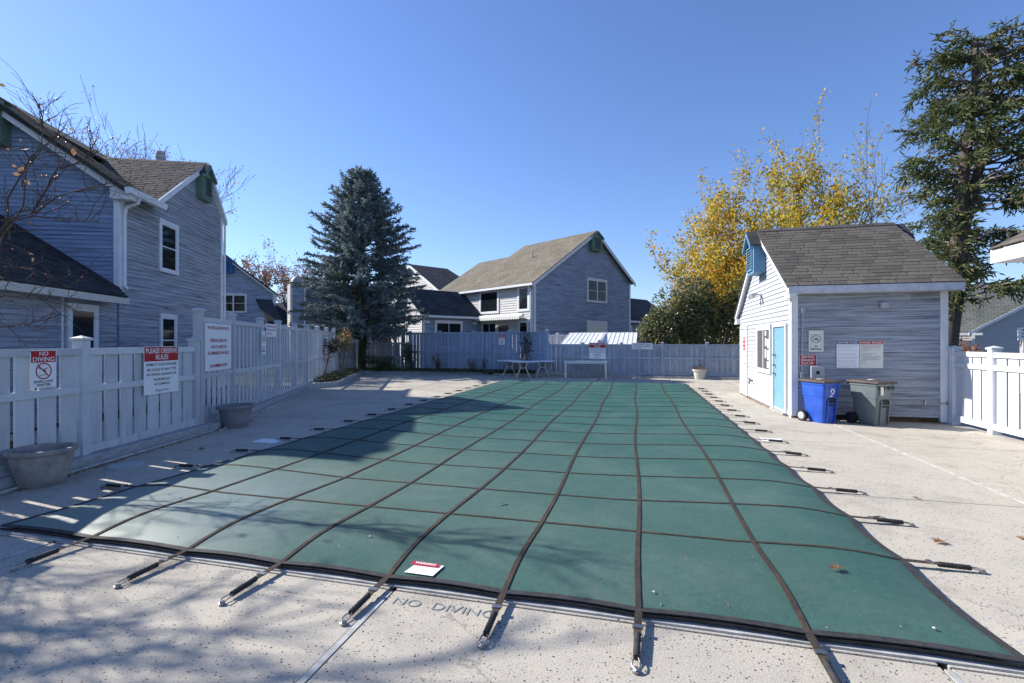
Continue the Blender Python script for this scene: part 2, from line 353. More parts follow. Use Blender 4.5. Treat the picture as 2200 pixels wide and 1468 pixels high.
# ---------------------------------------------------------------- building helpers
def span(poly, z):
    xs = []
    for (a, za), (b, zb) in zip(poly, poly[1:] + poly[:1]):
        if (za - z) * (zb - z) < 0 or (abs(za - z) < 1e-9 and abs(zb - z) > 1e-9): xs.append(a + (b - a) * (z - za) / (zb - za))
    return (min(xs), max(xs)) if len(xs) >= 2 else None
def clap(th, F, poly, m, h=.1, parts=True, holes=(), proud=.022, brk=.25):
    """clapboards over a convex wall polygon; a course in front of an opening is left out"""
    zs = [z for _, z in poly]; z = min(zs) + .001; J = MB(); k = 0
    while z < max(zs) - .03:
        z1 = min(z + h, max(zs) - .002)
        a = span(poly, z + .002); b = span(poly, z1 - .002)
        if a is None or b is None: z += h; continue
        lo0, hi0, lo1, hi1 = a[0], a[1], b[0], b[1]
        segs = [(lo0, hi0, lo1, hi1)]
        for (h0, hz0, h1, hz1) in holes:
            if z > hz0 + .01 and z1 < hz1 - .01:
                ns = []
                for (p, q, r_, t) in segs:
                    if h0 < q and h1 > p:
                        if h0 > p: ns.append((p, h0, r_, h0))
                        if h1 < q: ns.append((h1, q, h1, t))
                    else: ns.append((p, q, r_, t))
                segs = ns
        out = []
        for (p, q, r_, t) in segs:
            if q - p > 1.6 and random.random() < brk:
                c = random.uniform(p + .5, q - .5); out += [(p, c - .0015, r_, c - .0015), (c + .0015, q, c + .0015, t)]
            else: out.append((p, q, r_, t))
        for (p, q, r_, t) in out:
            if q - p < .02: continue
            mb = MB() if parts else J; u0 = random.uniform(0, 30) if parts else k * 3.7
            vs = [F.p(p, 0, z), F.p(q, 0, z), F.p(q, proud, z), F.p(p, proud, z), F.p(r_, .003, z1), F.p(t, .003, z1)]
            zz = z + u0
            mb.add(vs, [(0, 1, 2, 3), (3, 2, 5, 4), (0, 3, 4), (1, 5, 2)], [(p + u0, zz), (q + u0, zz), (q + u0, zz), (p + u0, zz), (r_ + u0, zz + h), (t + u0, zz + h)])
            if parts: mb.build('siding_board', m, th, origin=F.p(p, 0, z))
        z += h; k += 1
    if not parts and J.v: J.build('siding', m, th, kind='stuff')
def wall(th, F, poly, m, thick=.12, **kw):
    mb = MB(); mb.fprism(F, poly, -thick, -.001); mb.build('wall', m, th); clap(th, F, poly, m, **kw)
def window(th, F, s0, z0, s1, z1, style='hung', cas=.09, trim='white_paint', glass='glass', name='window', proud=.045):
    t = M[trim]; F = F.shift(0, .018) if proud > .05 else F.shift(0, .008); proud = .045
    mb = MB()
    mb.fbox(F, s0, s1, 0, proud + .004, z1 - cas * 1.15, z1); mb.fbox(F, s0, s1, 0, proud + .006, z0, z0 + cas * .8)
    mb.fbox(F, s0, s0 + cas, 0, proud, z0 + cas * .8, z1 - cas * 1.15); mb.fbox(F, s1 - cas, s1, 0, proud, z0 + cas * .8, z1 - cas * 1.15)
    w = mb.build(name, t, th)
    a, b, c, d = s0 + cas, s1 - cas, z0 + cas * .8, z1 - cas * 1.15; q = .03
    sm = MB(); sm.fbox(F, a, b, .018, .034, d - q, d); sm.fbox(F, a, b, .018, .034, c, c + q)
    sm.fbox(F, a, a + q, .018, .033, c + q, d - q); sm.fbox(F, b - q, b, .018, .033, c + q, d - q)
    panes = []
    if style == 'hung':
        m_ = (c + d) / 2; sm.fbox(F, a + q, b - q, .018, .036, m_ - q / 2, m_ + q / 2); panes = [(a, c, b, m_), (a, m_, b, d)]
    elif style == 'slider':
        m_ = (a + b) / 2; sm.fbox(F, m_ - q * .7, m_ + q * .7, .018, .036, c + q, d - q); panes = [(a, c, m_, d), (m_, c, b, d)]
    elif style == 'four':
        m_ = (a + b) / 2; z_ = (c + d) / 2; sm.fbox(F, m_ - q * 1.6, m_ + q * 1.6, .018, .04, c + q, d - q)
        sm.fbox(F, a + q, m_ - q * 1.6, .018, .034, z_ - q / 2, z_ + q / 2); sm.fbox(F, m_ + q * 1.6, b - q, .018, .034, z_ - q / 2, z_ + q / 2)
        panes = [(a, c, m_, z_), (m_, c, b, z_), (a, z_, m_, d), (m_, z_, b, d)]
    else: panes = [(a, c, b, d)]
    sm.build('sash', t, w)
    for (a_, c_, b_, d_) in panes:
        p = MB(); p.fbox(F, a_ + .002, b_ - .002, .020, .024, c_ + .002, d_ - .002); p.build('pane', M[glass], w)
    return w
def board(th, F, pts, w, t0, t1, m, name='rake_board'):
    """board along a (s,z) polyline hanging down w"""
    for (a, za), (b, zb) in zip(pts, pts[1:]):
        mb = MB(); mb.fprism(F, [(a, za - w), (b, zb - w), (b, zb), (a, za)], t0, t1); mb.build(name, m, th)
def roof(th, pts, m, th_=.06, name='roof'): return MB().slab(pts, th_).build(name, m, th)
def shingle_field(th, O, u, v, wfun, L, m, ex=.15, tw=.3, parts=False):
    """courses of shingle tabs on a roof plane; O lower-left corner, u along the eave, v up the slope; wfun(h) -> (a0,a1)"""
    O, u, v = Vector(O), Vector(u).normalized(), Vector(v).normalized(); nrm = u.cross(v)
    if nrm.z < 0: nrm = -nrm
    J = MB(); rows = int(L / ex)
    base = None
    for r_ in range(rows):
        h0 = r_ * ex; a0, a1 = wfun(h0 + ex * .5)
        x = a0 - random.uniform(0, tw) * 1.0 if r_ % 2 else a0 - random.uniform(0, .12)
        while x < a1 - .01:
            xa, xb = max(x, a0), min(x + tw * random.uniform(.93, 1.0), a1)
            if xb - xa > .03:
                lift = random.uniform(.009, .014); g = .004
                P = lambda a, h, t: O + u * a + v * h + nrm * t
                top = min(h0 + ex * 1.12, L)
                jit = random.uniform(-.006, .006)
                vs = [P(xa + g, h0 + jit, .001), P(xb - g, h0 + jit, .001), P(xb - g, top, .001), P(xa + g, top, .001),
                      P(xa + g, h0 + jit, lift), P(xb - g, h0 + jit, lift), P(xb - g, top, .003), P(xa + g, top, .003)]
                mb = MB() if parts else J
                mb.hexa(vs, [(xa, h0), (xb, h0), (xb, h0 + ex), (xa, h0 + ex)] * 2)
                if parts: mb.build('shingle', m, th, origin=vs[0])
            x += tw
    if not parts: J.build('shingles', m, th, kind='stuff')
def vent(th, F, c, z0, w, h, dep, m, lm='louver_dark', peak=.3):
    mb = MB(); z1 = z0 + h; a, b = c - w / 2, c + w / 2
    mb.fprism(F, [(a, z0), (b, z0), (b, z1), (c, z1 + peak), (a, z1)], .0, dep); o = mb.build('gable_vent', m, th)
    ov = .09; sl = peak / (w / 2)
    for sg, e_ in ((-1, a - ov), (1, b + ov)):
        zl = z1 - sl * ov
        r_ = MB(); q_ = [(e_, zl + .012), (e_, zl + .04), (c, z1 + peak + .042), (c, z1 + peak + .012)]
        r_.fprism(F, q_ if sg < 0 else q_[::-1], .0, dep + .10); r_.build('vent_roof', M['shingle_dark'], o)
        r_ = MB(); q_ = [(e_, zl - .07), (e_, zl + .01), (c, z1 + peak + .011), (c, z1 + peak - .08)]
        r_.fprism(F, q_ if sg < 0 else q_[::-1], dep + .02, dep + .11); r_.build('vent_trim', m, o)
    d = MB(); d.fbox(F, a + w * .2, b - w * .2, dep + .001, dep + .004, z0 + h * .14, z1 - h * .1); d.build('louver_opening', M[lm], o)
    n = max(4, int(h / .09))
    for i in range(n):
        z = z0 + h * .16 + (h * .72) * i / n
        l_ = MB(); l_.add([F.p(a + w * .2, dep + .006, z + .035), F.p(b - w * .2, dep + .006, z + .035), F.p(b - w * .2, dep + .03, z), F.p(a + w * .2, dep + .03, z)], [(0, 1, 2, 3)])
        l_.add([F.p(a + w * .2, dep + .006, z + .045), F.p(b - w * .2, dep + .006, z + .045), F.p(b - w * .2, dep + .03, z + .01), F.p(a + w * .2, dep + .03, z + .01)], [(3, 2, 1, 0)])
        l_.build('louver_blade', m, o)
    f = MB()
    for (p, q, r0, r1) in ((a + w * .14, a + w * .2, z0 + h * .1, z1 - h * .06), (b - w * .2, b - w * .14, z0 + h * .1, z1 - h * .06)): f.fbox(F, p, q, dep, dep + .035, r0, r1)
    f.fbox(F, a + w * .2, b - w * .2, dep, dep + .035, z0 + h * .1, z0 + h * .15); f.fbox(F, a + w * .2, b - w * .2, dep, dep + .035, z1 - h * .1, z1 - h * .06); f.build('vent_frame', m, o)
    return o
TEXTS = []
def text(parent, s, F, c, z, h, m, t=.004, width=None, bold=.012, spacing=1.0, shear=0, align='CENTER'):
    TEXTS.append((parent, s, F, c, z, h, m, t, width, bold, spacing, shear, align))
def flush_texts():
    tmp = []
    for T in TEXTS:
        cu = bpy.data.curves.new('t', 'FONT'); cu.body = T[1]; cu.size = 1; cu.offset = T[9]; cu.space_character = T[10]; cu.shear = T[11]; cu.resolution_u = 3
        o = bpy.data.objects.new('t', cu); COL.objects.link(o); tmp.append(o)
    bpy.context.view_layer.update(); dg = bpy.context.evaluated_depsgraph_get()
    mes = [bpy.data.meshes.new_from_object(o.evaluated_get(dg)) for o in tmp]
    for T, o, me in zip(TEXTS, tmp, mes):
        cu = o.data; bpy.data.objects.remove(o); bpy.data.curves.remove(cu)
        parent, s, F, c, z, h, m, t, width, _, _, _, align = T
        n = len(me.vertices)
        if n == 0: continue
        co = np.empty(n * 3); me.vertices.foreach_get('co', co); co = co.reshape(-1, 3)
        x0, x1 = co[:, 0].min(), co[:, 0].max(); y0, y1 = co[:, 1].min(), co[:, 1].max()
        k = h / max(.3, (y1 - y0)) if s.upper() == s else h / .95
        kx = k
        if width: kx = width / (x1 - x0)
        cx = {'CENTER': (x0 + x1) / 2, 'LEFT': x0}[align]
        base = wloc(parent)
        if isinstance(F, Fr):
            P = [F.p(c + (q[0] - cx) * kx, t, z + (q[1] - (y0 + y1) / 2) * k) - base for q in co]
        else:   # flat frame: (origin, xdir, ydir, zz)
            O, X, Y = F; P = [O + X * (c + (q[0] - cx) * kx) + Y * (z + (q[1] - (y0 + y1) / 2) * k) + Vector((0, 0, t)) - base for q in co]
        me.vertices.foreach_set('co', np.array([tuple(p) for p in P]).ravel()); me.name = 'lettering'
        me.materials.clear(); me.materials.append(M[m])
        ob = bpy.data.objects.new('lettering', me); COL.objects.link(ob); ob.parent = parent
def ring(mb, F, c, z, r0, r1, t, k=28):
    vs = []; 
    for j in range(k):
        a = 2 * math.pi * j / k
        vs += [F.p(c + r0 * math.cos(a), t, z + r0 * math.sin(a)), F.p(c + r1 * math.cos(a), t, z + r1 * math.sin(a))]
    mb.add(vs, [(2 * j, 2 * j + 1, (2 * j + 3) % (2 * k), (2 * j + 2) % (2 * k)) for j in range(k)])
def fline(mb, F, a, za, b, zb, w, t):
    d = Vector((b - a, zb - za)).normalized(); n = Vector((-d.y, d.x)) * w / 2
    mb.add([F.p(a - n.x, t, za - n.y), F.p(b - n.x, t, zb - n.y), F.p(b + n.x, t, zb + n.y), F.p(a + n.x, t, za + n.y)], [(0, 1, 2, 3)])

# ================================================================ GROUND
g = MB(); g.add([(-900, -400, -.06), (900, -400, -.06), (900, 1500, -.06), (-900, 1500, -.06)], [(0, 1, 2, 3)])
struct(g.build('ground', M['grass']))
xs = [-15.5, -13.5, -10.5, -7.5, -4.52, -1.52, 1.48, 3.75, 6.6]
ys = [-6.0, -3.05, -.1, 2.83, 5.75, 8.7, 11.62, 14.55, 17.5, 20.4, 23.9]
deck = bpy.data.objects.new('pool_deck', None); COL.objects.link(deck); struct(deck)
def fence_x(y): return -7.1 if y < 7.2 else -7.1 - (y - 7.2) * .49
for i in range(len(xs) - 1):
    for j in range(len(ys) - 1):
        x0, x1, y0, y1 = xs[i], xs[i + 1], ys[j], ys[j + 1]
        if x1 < fence_x(y1) - .2: continue
        gx = .022 if x0 in (-1.52, 1.48, -4.52, 3.75) or x1 in (-1.52, 1.48, -4.52, 3.75) else .006
        b = MB().box(x0 + gx, y0 + .007, -.1, x1 - gx, y1 - .007, 0)
        b.build('concrete_slab', M['concrete'], deck, origin=(x0, y0, 0), bevel=.006)
for x, a, b_ in ((-1.52, -6, 2.80), (1.48, -6, 2.80), (-4.52, -6, 2.8), (3.75, -6, 14.2)):
    MB().box(x - (.018 if x < 3 else .009), a, -.05, x + (.018 if x < 3 else .009), b_, .004).build('divider_strip', M['strip_white'], deck, origin=(x, a, 0))
# white coping strip showing past the cover's edge
cp = MB(); cp.box(-5.28, 2.855, .001, 1.93, 2.93, .012); cp.box(-5.28, 2.93, .001, -5.14, 18.9, .012); cp.box(1.74, 2.93, .001, 1.86, 18.9, .012); cp.box(-5.28, 18.9, .001, 1.93, 19.06, .012)
cp.build('coping', M['strip_white'], deck)
for (x, y, w, d, nm) in ((-5.95, 6.45, .42, .26, 'depth_tile'), (2.02, 8.55, .3, .24, 'depth_tile'), (3.45, 15.7, .06, .9, 'depth_tile')):
    if nm == 'depth_tile' and w > .1: MB().box(x, y, .0, x + w, y + d, .006).build(nm, M['sign_white'], deck, origin=(x, y, 0))
for (l, d, r_, zz) in ((-5.0, 6.25, .19, .008), (-5.95, 11.8, .24, .008)):
    p = W2(l, d); o = MB().lathe((p.x, p.y, 0), [(r_, 0), (r_, zz), (r_ * .9, zz + .002)], 24).build('round_drain_cover', M['galvanised'], origin=(p.x, p.y, 0))
    tag(o, 'round utility cover set in the shaded deck ' + ('behind the grey-brown pot nearest the camera' if d < 9 else 'beyond the ribbed grey pot'), 'drain cover', 'round covers in the deck')
# faded stencil on the deck
st = MB().box(-1.45, 2.50, -.001, -1.449, 2.501, .0005).build('deck_stencil', M['faded_ink'], deck)
text(deck, 'NO  DIVING', (Vector((-1.12, 2.71, 0)), Vector((1, 0, 0)), Vector((0, 1, 0))), 0, 0, .075, 'faded_ink', .0035, .64, -.004)

# ================================================================ POOL COVER
X0, X1, Y0, Y1 = -5.2, 1.85, 2.9, 18.9
SX = [-4.20, -3.25, -2.42, -1.59, -.79, .02, .90]
SY = [4.03 + .887 * k for k in range(16)]
def bow(v, knots):
    for a, b in zip(knots, knots[1:]):
        if a <= v <= b: return math.sin(math.pi * (v - a) / (b - a))
    return 0
KX = [X0] + SX + [X1]; KY = [Y0] + SY + [Y1]
def cz(x, y):
    e = min(x - X0, X1 - x, (y - Y0), Y1 - y); e = max(e, 0)
    crest = .085 if e < .5 else .085
    if e < .48: z = .04 + (crest - .04) * math.sin(e / .48 * math.pi / 2)
    else:
        q = min((e - .48) / 2.2, 1); z = crest - (crest - .018) * (q * q * (3 - 2 * q)) ** .8
    # small billow between the straps
    z += .009 * bow(x, KX) * bow(y, KY)
    if y < Y0 + .5: z += .004 * bow(x, KX) * (1 - (y - Y0) / .5)
    return z
def cxy(x, y):
    ex0 = max(0, 1 - (x - X0) / .6); ex1 = max(0, 1 - (X1 - x) / .6); ey0 = max(0, 1 - (y - Y0) / .6); ey1 = max(0, 1 - (Y1 - y) / .6)
    bx, by = bow(y, KY), bow(x, KX)
    return x + .035 * bx * ex0 - .045 * bx * ex1, y + .018 * by * ey0 - .04 * by * ey1
def fine_knots(K, n):
    o = []
    for a, b in zip(K, K[1:]): o += [a + (b - a) * i / n for i in range(n)]
    return o + [K[-1]]
gx_, gy_ = fine_knots(KX, 10), fine_knots(KY, 8)
cov = thing('pool_cover', 'dark green mesh safety cover with brown straps stretched over the pool', 'pool cover', ((X0 + X1) / 2, (Y0 + Y1) / 2, 0))
mb = MB(); nx, ny = len(gx_), len(gy_)
mb.add([(*cxy(x, y), cz(x, y)) for y in gy_ for x in gx_], [(j * nx + i, j * nx + i + 1, (j + 1) * nx + i + 1, (j + 1) * nx + i) for j in range(ny - 1) for i in range(nx - 1)])
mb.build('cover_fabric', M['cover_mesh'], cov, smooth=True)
def ribbon(pts, w, name, m, parent, th=.004, up=.004):
    mb = MB(); n = len(pts); P = [Vector(p) + Vector((0, 0, up)) for p in pts]; vs = []
    for i, p in enumerate(P):
        d = P[min(i + 1, n - 1)] - P[max(i - 1, 0)]; s = Vector((-d.y, d.x, 0)).normalized() * w / 2
        vs += [p - s, p + s, p + s + Vector((0, 0, th)), p - s + Vector((0, 0, th))]
    fs = [(4 * i + a, 4 * i + (a + 1) % 4, 4 * i + 4 + (a + 1) % 4, 4 * i + 4 + a) for i in range(n - 1) for a in range(4)] + [(3, 2, 1, 0), tuple(4 * (n - 1) + a for a in range(4))]
    mb.add(vs, fs); return mb.build(name, m, parent)
for k, x in enumerate(SX):
    ph = random.uniform(0, 6)
    pts = []
    for y in fine_knots(KY, 8):
        wig = .022 * math.sin(y * 1.1 + ph) * min(1, (y - Y0) / 1.0)
        a, b = cxy(x + wig, y); pts.append((a, b, cz(x + wig, y)))
    ribbon([(pts[0][0], pts[0][1] - .06, pts[0][2] - .004)] + pts, .033, 'lengthwise_strap', M['webbing'], cov)
for k, y in enumerate(SY):
    ph = random.uniform(0, 6); pts = []
    for x in fine_knots(KX, 8):
        yy = y + .008 * math.sin(x * 1.5 + ph); a, b = cxy(x, yy); pts.append((a, b, cz(x, yy)))
    ribbon(pts, .027, 'crosswise_strap', M['webbing'], cov, .003, .003)
def edge(pts, nm='edge_binding'): ribbon(pts, .046, nm, M['strap_black'], cov, .006, .001)
edge([(*cxy(x, Y0), cz(x, Y0)) for x in gx_]); edge([(*cxy(x, Y1), cz(x, Y1)) for x in gx_])
edge([(*cxy(X0, y), cz(X0, y)) for y in gy_]); edge([(*cxy(X1, y), cz(X1, y)) for y in gy_])
# valance hanging below the near edge
va = MB()
for i in range(nx - 1):
    a, b = (*cxy(gx_[i], Y0), cz(gx_[i], Y0)), (*cxy(gx_[i + 1], Y0), cz(gx_[i + 1], Y0))
    va.add([(a[0], a[1] - .036, a[2]), (b[0], b[1] - .036, b[2]), (b[0], b[1] - .025, .014), (a[0], a[1] - .025, .014)], [(0, 1, 2, 3)])
va.build('edge_valance', M['strap_black'], cov)
# spring anchors: strap end > sleeve, buckle, hook
def spring_proto():
    root = ribbon([(0, 0, .036), (.10, 0, .034), (.22, 0, .032)], .042, 'tension_spring', M['webbing'], cov, .004, 0)
    root.location = (0, 0, 0)
    def sub(mb, nm, m, sm=False):
        me_o = mb.build(nm, m, None, smooth=sm); me_o.parent = root; return me_o
    rp = []; z = .03
    sub(MB().tube([(.20 + .012 * i, 0, z - .0004 * i) for i in range(17)], [.017 + (.0022 if i % 2 else 0) for i in range(17)], 10), 'spring_sleeve', M['strap_black'], True)
    b = MB(); b.box(.135, -.028, .034, .165, .028, .046); sub(b, 'buckle', M['steel'])
    w = [(.392, .010, .024), (.42, .018, .022), (.45, .02, .018), (.475, .0, .014), (.45, -.02, .018), (.42, -.018, .022), (.392, -.010, .024)]
    sub(MB().tube(w, .0042, 6), 'anchor_hook', M['steel'], True)
    sub(MB().lathe((.462, 0, 0), [(.02, 0), (.02, .008), (.012, .012), (.009, .022)], 12), 'anchor_pin', M['steel'])
    return root
# built around the world origin, then placed: parts of the cover
sp0 = None
def strip_parent(o):
    for ch in o.children: ch.location = ch.location
sp0 = spring_proto()
# ribbon() built its verts relative to the cover; rebase to the local origin
off = wloc(cov)
for v in sp0.data.vertices: v.co = v.co + off
spots = [(x, Y0 - .03, -math.pi / 2 + random.uniform(-.05, .05)) for x in SX] + [(x, Y1 + .03, math.pi / 2) for x in SX]
spots += [(X1 + .02, y, random.uniform(-.06, .06)) for y in SY] + [(X0 - .02, y, math.pi + random.uniform(-.06, .06)) for y in SY]
# near straps splay with the fan seen in the photograph
for i, (x, y, a) in enumerate(spots):
    o = sp0 if i == 0 else copy_tree(sp0, cov)
    o.location = Vector((x, y, .006)) - off; o.rotation_euler = (0, 0, a)
# loops of slack strap beside some springs
for i, (x, y, a) in enumerate(spots):
    if i < 14 or i % 3: continue
    d = Vector((math.cos(a), math.sin(a), 0)); n = Vector((-d.y, d.x, 0)); c = Vector((x, y, 0)) + d * .16
    ribbon([c + n * .01 + Vector((0, 0, .045)), c + d * .07 + n * .03 + Vector((0, 0, .055)), c + d * .15 + n * .035 + Vector((0, 0, .03)), c + d * .24 + n * .05 + Vector((0, 0, .008))], .03, 'loose_strap_end', M['strap_black'], cov, .003, 0)
# warning label on the cover
lb = MB(); L0 = (-1.43, 3.02); lb.add([(-1.50, 2.955, 0), (-1.29, 2.948, 0), (-1.258, 3.065, 0), (-1.452, 3.08, 0)], [(0, 1, 2, 3)])
for v in lb.v: v.z = cz(v.x, v.y) + .008
wl_ = lb.build('warning_label', M['sign_white'], cov)
FT = (Vector((-1.50, 2.955, cz(-1.45, 2.96) + .013)), Vector((1, -.03, 0)).normalized() * .8, Vector((.12, 1, .16)).normalized() * .8)
rb = MB(); rb.add([FT[0] + FT[1] * a + FT[2] * b for a, b in ((.0, .108), (.25, .108), (.25, .15), (.0, .15))], [(0, 1, 2, 3)]); rb.build('red_band', M['red_ink'], wl_)
text(wl_, 'WARNING', FT, .125, .128, .03, 'white_ink', .003, .19); text(wl_, 'AVOID DROWNING RISK', FT, .125, .094, .012, 'red_ink', .003, .2)
for q in range(4): text(wl_, 'stay off cover - remove standing water - keep it closed', FT, .125, .075 - .018 * q, .008, 'grey_ink', .003, .2, 0)

# ================================================================ FENCES
def fence(label, P, Q, posts, ztop, zmid, zbot, mname, pitch, sw, back=False, post_w=.12, post_h=.1, cap=True, extra_rail=None, base_dip=0):
    F = Fr(P, (Q - P)); L = (Q - P).length
    if F.n.dot(-F.P) < 0: F.n = -F.n                       # outward = towards the pool
    th = thing('board_fence', label, 'fence', (P.x, P.y, 0)); m = M[mname]
    hb = post_w / 2
    for i, t in enumerate(posts):
        mb = MB(); mb.fbox(F, t - hb, t + hb, -hb - .01, hb + .01, -.05 + 0, ztop + post_h)
        po = mb.build('post', m, th, bevel=.004)
        if cap:
            e = .018; zt = ztop + post_h
            c = MB(); c.fbox(F, t - hb - e, t + hb + e, -hb - .01 - e, hb + .01 + e, zt + .001, zt + .03)
            c.add([F.p(t - hb - e, -hb - .01 - e, zt + .031), F.p(t + hb + e, -hb - .01 - e, zt + .031), F.p(t + hb + e, hb + .01 + e, zt + .031), F.p(t - hb - e, hb + .01 + e, zt + .031), F.p(t, 0, zt + .065)],
                  [(0, 1, 4), (1, 2, 4), (2, 3, 4), (3, 0, 4), (3, 2, 1, 0)]); c.build('post_cap', m, po)
    for a, b in zip(posts, posts[1:]):
        a, b = a + hb, b - hb
        for (z0, z1) in [(ztop - .09, ztop)] + [(z - .09, z) for z in zmid] + [(zbot, zbot + .11)]:
            mb = MB(); mb.fbox(F, a, b, .018, .05, z0, z1); mb.build('rail', m, th, bevel=.003)
        n = max(1, int(round((b - a) / pitch))); pp = (b - a) / n
        for j in range(n):
            s = a + pp * (j + .5); w = sw * pp / pitch
            if back and j % 2: t0, t1 = -.034, -.016
            elif back: t0, t1 = -.002, .016
            else: t0, t1 = -.004, .016
            dz = random.uniform(-.004, .004)
            mb = MB(); mb.fbox(F, s - w / 2, s + w / 2, t0, t1, zbot + .02, ztop - .012 + dz); mb.build('slat', m, th, origin=F.p(s, 0, zbot))
    return th, F
PL0, PL1 = W2(-5.62, 3.0), W2(-5.60, 8.6); PL2 = W2(-8.32, 23.7)
Ldir = (W2(-7.0, 16.5) - W2(-5.55, 8.6)).normalized()
PL2 = PL1 + Ldir * 13.9
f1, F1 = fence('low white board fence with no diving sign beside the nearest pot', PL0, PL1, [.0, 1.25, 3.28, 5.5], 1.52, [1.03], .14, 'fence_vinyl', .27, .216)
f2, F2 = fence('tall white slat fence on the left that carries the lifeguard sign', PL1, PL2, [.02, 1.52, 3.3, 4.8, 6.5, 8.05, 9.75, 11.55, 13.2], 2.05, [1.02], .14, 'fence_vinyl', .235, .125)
PL3 = W2(-8.34, 25.9)
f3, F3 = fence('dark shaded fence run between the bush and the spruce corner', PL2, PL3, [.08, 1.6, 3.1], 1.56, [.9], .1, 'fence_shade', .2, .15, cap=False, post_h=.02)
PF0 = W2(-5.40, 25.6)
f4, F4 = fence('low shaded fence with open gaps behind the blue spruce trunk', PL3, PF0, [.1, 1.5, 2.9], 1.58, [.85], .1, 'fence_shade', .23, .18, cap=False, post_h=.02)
PF1 = W2(1.66, 22.9)
Lf = (PF1 - PF0).length
f5, F5 = fence('tall blue grey board fence at the far end behind the round tables', PF0, PF1, [.0, Lf * .235, Lf * .49, Lf * .745, Lf], 2.10, [1.13], .12, 'fence_blue', .105, .099, back=True, post_h=.03)
PF2 = W2(9.75, 20.5); Lg = (PF2 - PF1).length
f6, F6 = fence('long low pale blue board fence ending at the pool house', PF1, PF2, [.06, Lg * .2, Lg * .41, Lg * .62, Lg * .84, Lg * 1.0], 1.50, [.93], .12, 'fence_blue_light', .11, .103, back=True, post_h=.04)
PR0, PR1 = Vector((6.03, 11.22)), Vector((6.03, 6.2))
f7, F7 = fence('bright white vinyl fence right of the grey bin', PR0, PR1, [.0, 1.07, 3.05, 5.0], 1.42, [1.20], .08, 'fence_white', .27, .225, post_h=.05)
# timber kerbs at the foot of the fences
def kerb(label, pts, h=.14, w=.14, m='timber', seg=2.4):
    th = thing('timber_kerb', label, 'kerb', V3(pts[0]))
    for a, b in zip(pts, pts[1:]):
        L = (b - a).length; n = max(1, int(L / seg)); F = Fr(a, b - a)
        for i in range(n):
            mb = MB(); mb.fbox(F, L * i / n + .004, L * (i + 1) / n - .004, -w / 2, w / 2 + random.uniform(-.006, .006), -.04, h + random.uniform(-.008, .006)); mb.build('timber', M[m], th, bevel=.008, origin=F.p(L * i / n, 0, 0))
    return th
n1 = F1.n * .10
kerb('weathered timber edging under the low left fence', [PL0 + n1, PL1 + n1 * 1.2])
B1 = W2(-7.02, 16.4)
kerb('weathered timber edging under the tall left fence', [PL1 + n1 * 2.2, B1])
kerb('stacked timber edging round the bush bed by the left fence', [B1 + WD(0, 1) * .1, W2(-6.30, 17.45), W2(-7.55, 24.3)], .17, .15)
kerb('timber edging of the planting bed along the far fence', [W2(-7.5, 24.5), W2(-1.35, 24.0), W2(-1.2, 23.6)], .15, .15)
kerb('low mossy concrete kerb beneath the far right fence', [W2(-.9, 23.2), W2(1.66, 22.75), W2(9.75, 20.3)], .11, .14, 'curb_concrete', 2.0)
def pipe_strip(pts, label):
    o = MB().tube([V3(p, .018) for p in pts], .018, 6).build('white_joint_strip', M['strip_white'], origin=V3(pts[0])); tag(o, label, 'strip')
pipe_strip([PL0 + n1 * 2.4, PL1 + n1 * 2.6], 'white plastic strip along the foot of the low left fence kerb')
pipe_strip([PL1 + n1 * 3.9, W2(-6.85, 16.35)], 'white plastic strip along the foot of the tall left fence kerb')
# soil beds
def bed(name, pts, z, m='soil'):
    mb = MB(); n = len(pts); mb.add([V3(p, z) for p in pts] + [V3(p, -.05) for p in pts], [tuple(range(n))] + [(i, i + n, (i + 1) % n + n, (i + 1) % n) for i in range(n)]); return struct(mb.build(name, M[m]))
bed('planting_bed', [W2(-7.02, 16.5), W2(-6.35, 17.5), W2(-7.6, 24.5), W2(-8.3, 25.8), W2(-8.25, 23.5)], .11)
bed('planting_bed', [W2(-8.3, 25.85), W2(-7.6, 24.45), W2(-1.3, 23.95), W2(1.5, 22.85), W2(-5.3, 25.6)], .12)

# ================================================================ SIGNS
def sign(name, label, F, s0, s1, z0, z1, m='sign_white', t=.055, cat='sign', group=None, tilt=0):
    th = MB(); th.fbox(F, s0, s1, t - .004, t, z0, z1); o = th.build(name, M[m], origin=F.p((s0 + s1) / 2, t, z0), bevel=.0); tag(o, label, cat, group)
    return o, (s0 + s1) / 2
def band(o, F, s0, s1, z0, z1, m, t): MB().fbox(F, s0, s1, t, t + .001, z0, z1).build('colour_band', M[m], o)
def prohib(o, F, c, z, r, t, m='red_ink', fig='dive'):
    a = MB()
    if fig == 'dive':
        fline(a, F, c - r * .45, z + r * .35, c + r * .3, z - r * .05, r * .13, t); fline(a, F, c - r * .1, z + r * .15, c + r * .45, z + r * .35, r * .1, t)
        fline(a, F, c - r * .5, z - r * .5, c + r * .5, z - r * .42, r * .07, t); ring(a, F, c - r * .5, z + r * .42, 0, r * .12, t, 10)
    else:
        fline(a, F, c - r * .55, z - r * .2, c + r * .5, z - r * .2, r * .2, t); fline(a, F, c + r * .2, z, c + r * .45, z + r * .5, r * .1, t); fline(a, F, c, z, c + r * .1, z + r * .55, r * .08, t)
    a.build('symbol_figure', M['black_ink'], o)
    b = MB(); ring(b, F, c, z, r * .86, r, t + .001); fline(b, F, c - r * .62, z + r * .62, c + r * .62, z - r * .62, r * .13, t + .001); b.build('prohibition_ring', M[m], o)
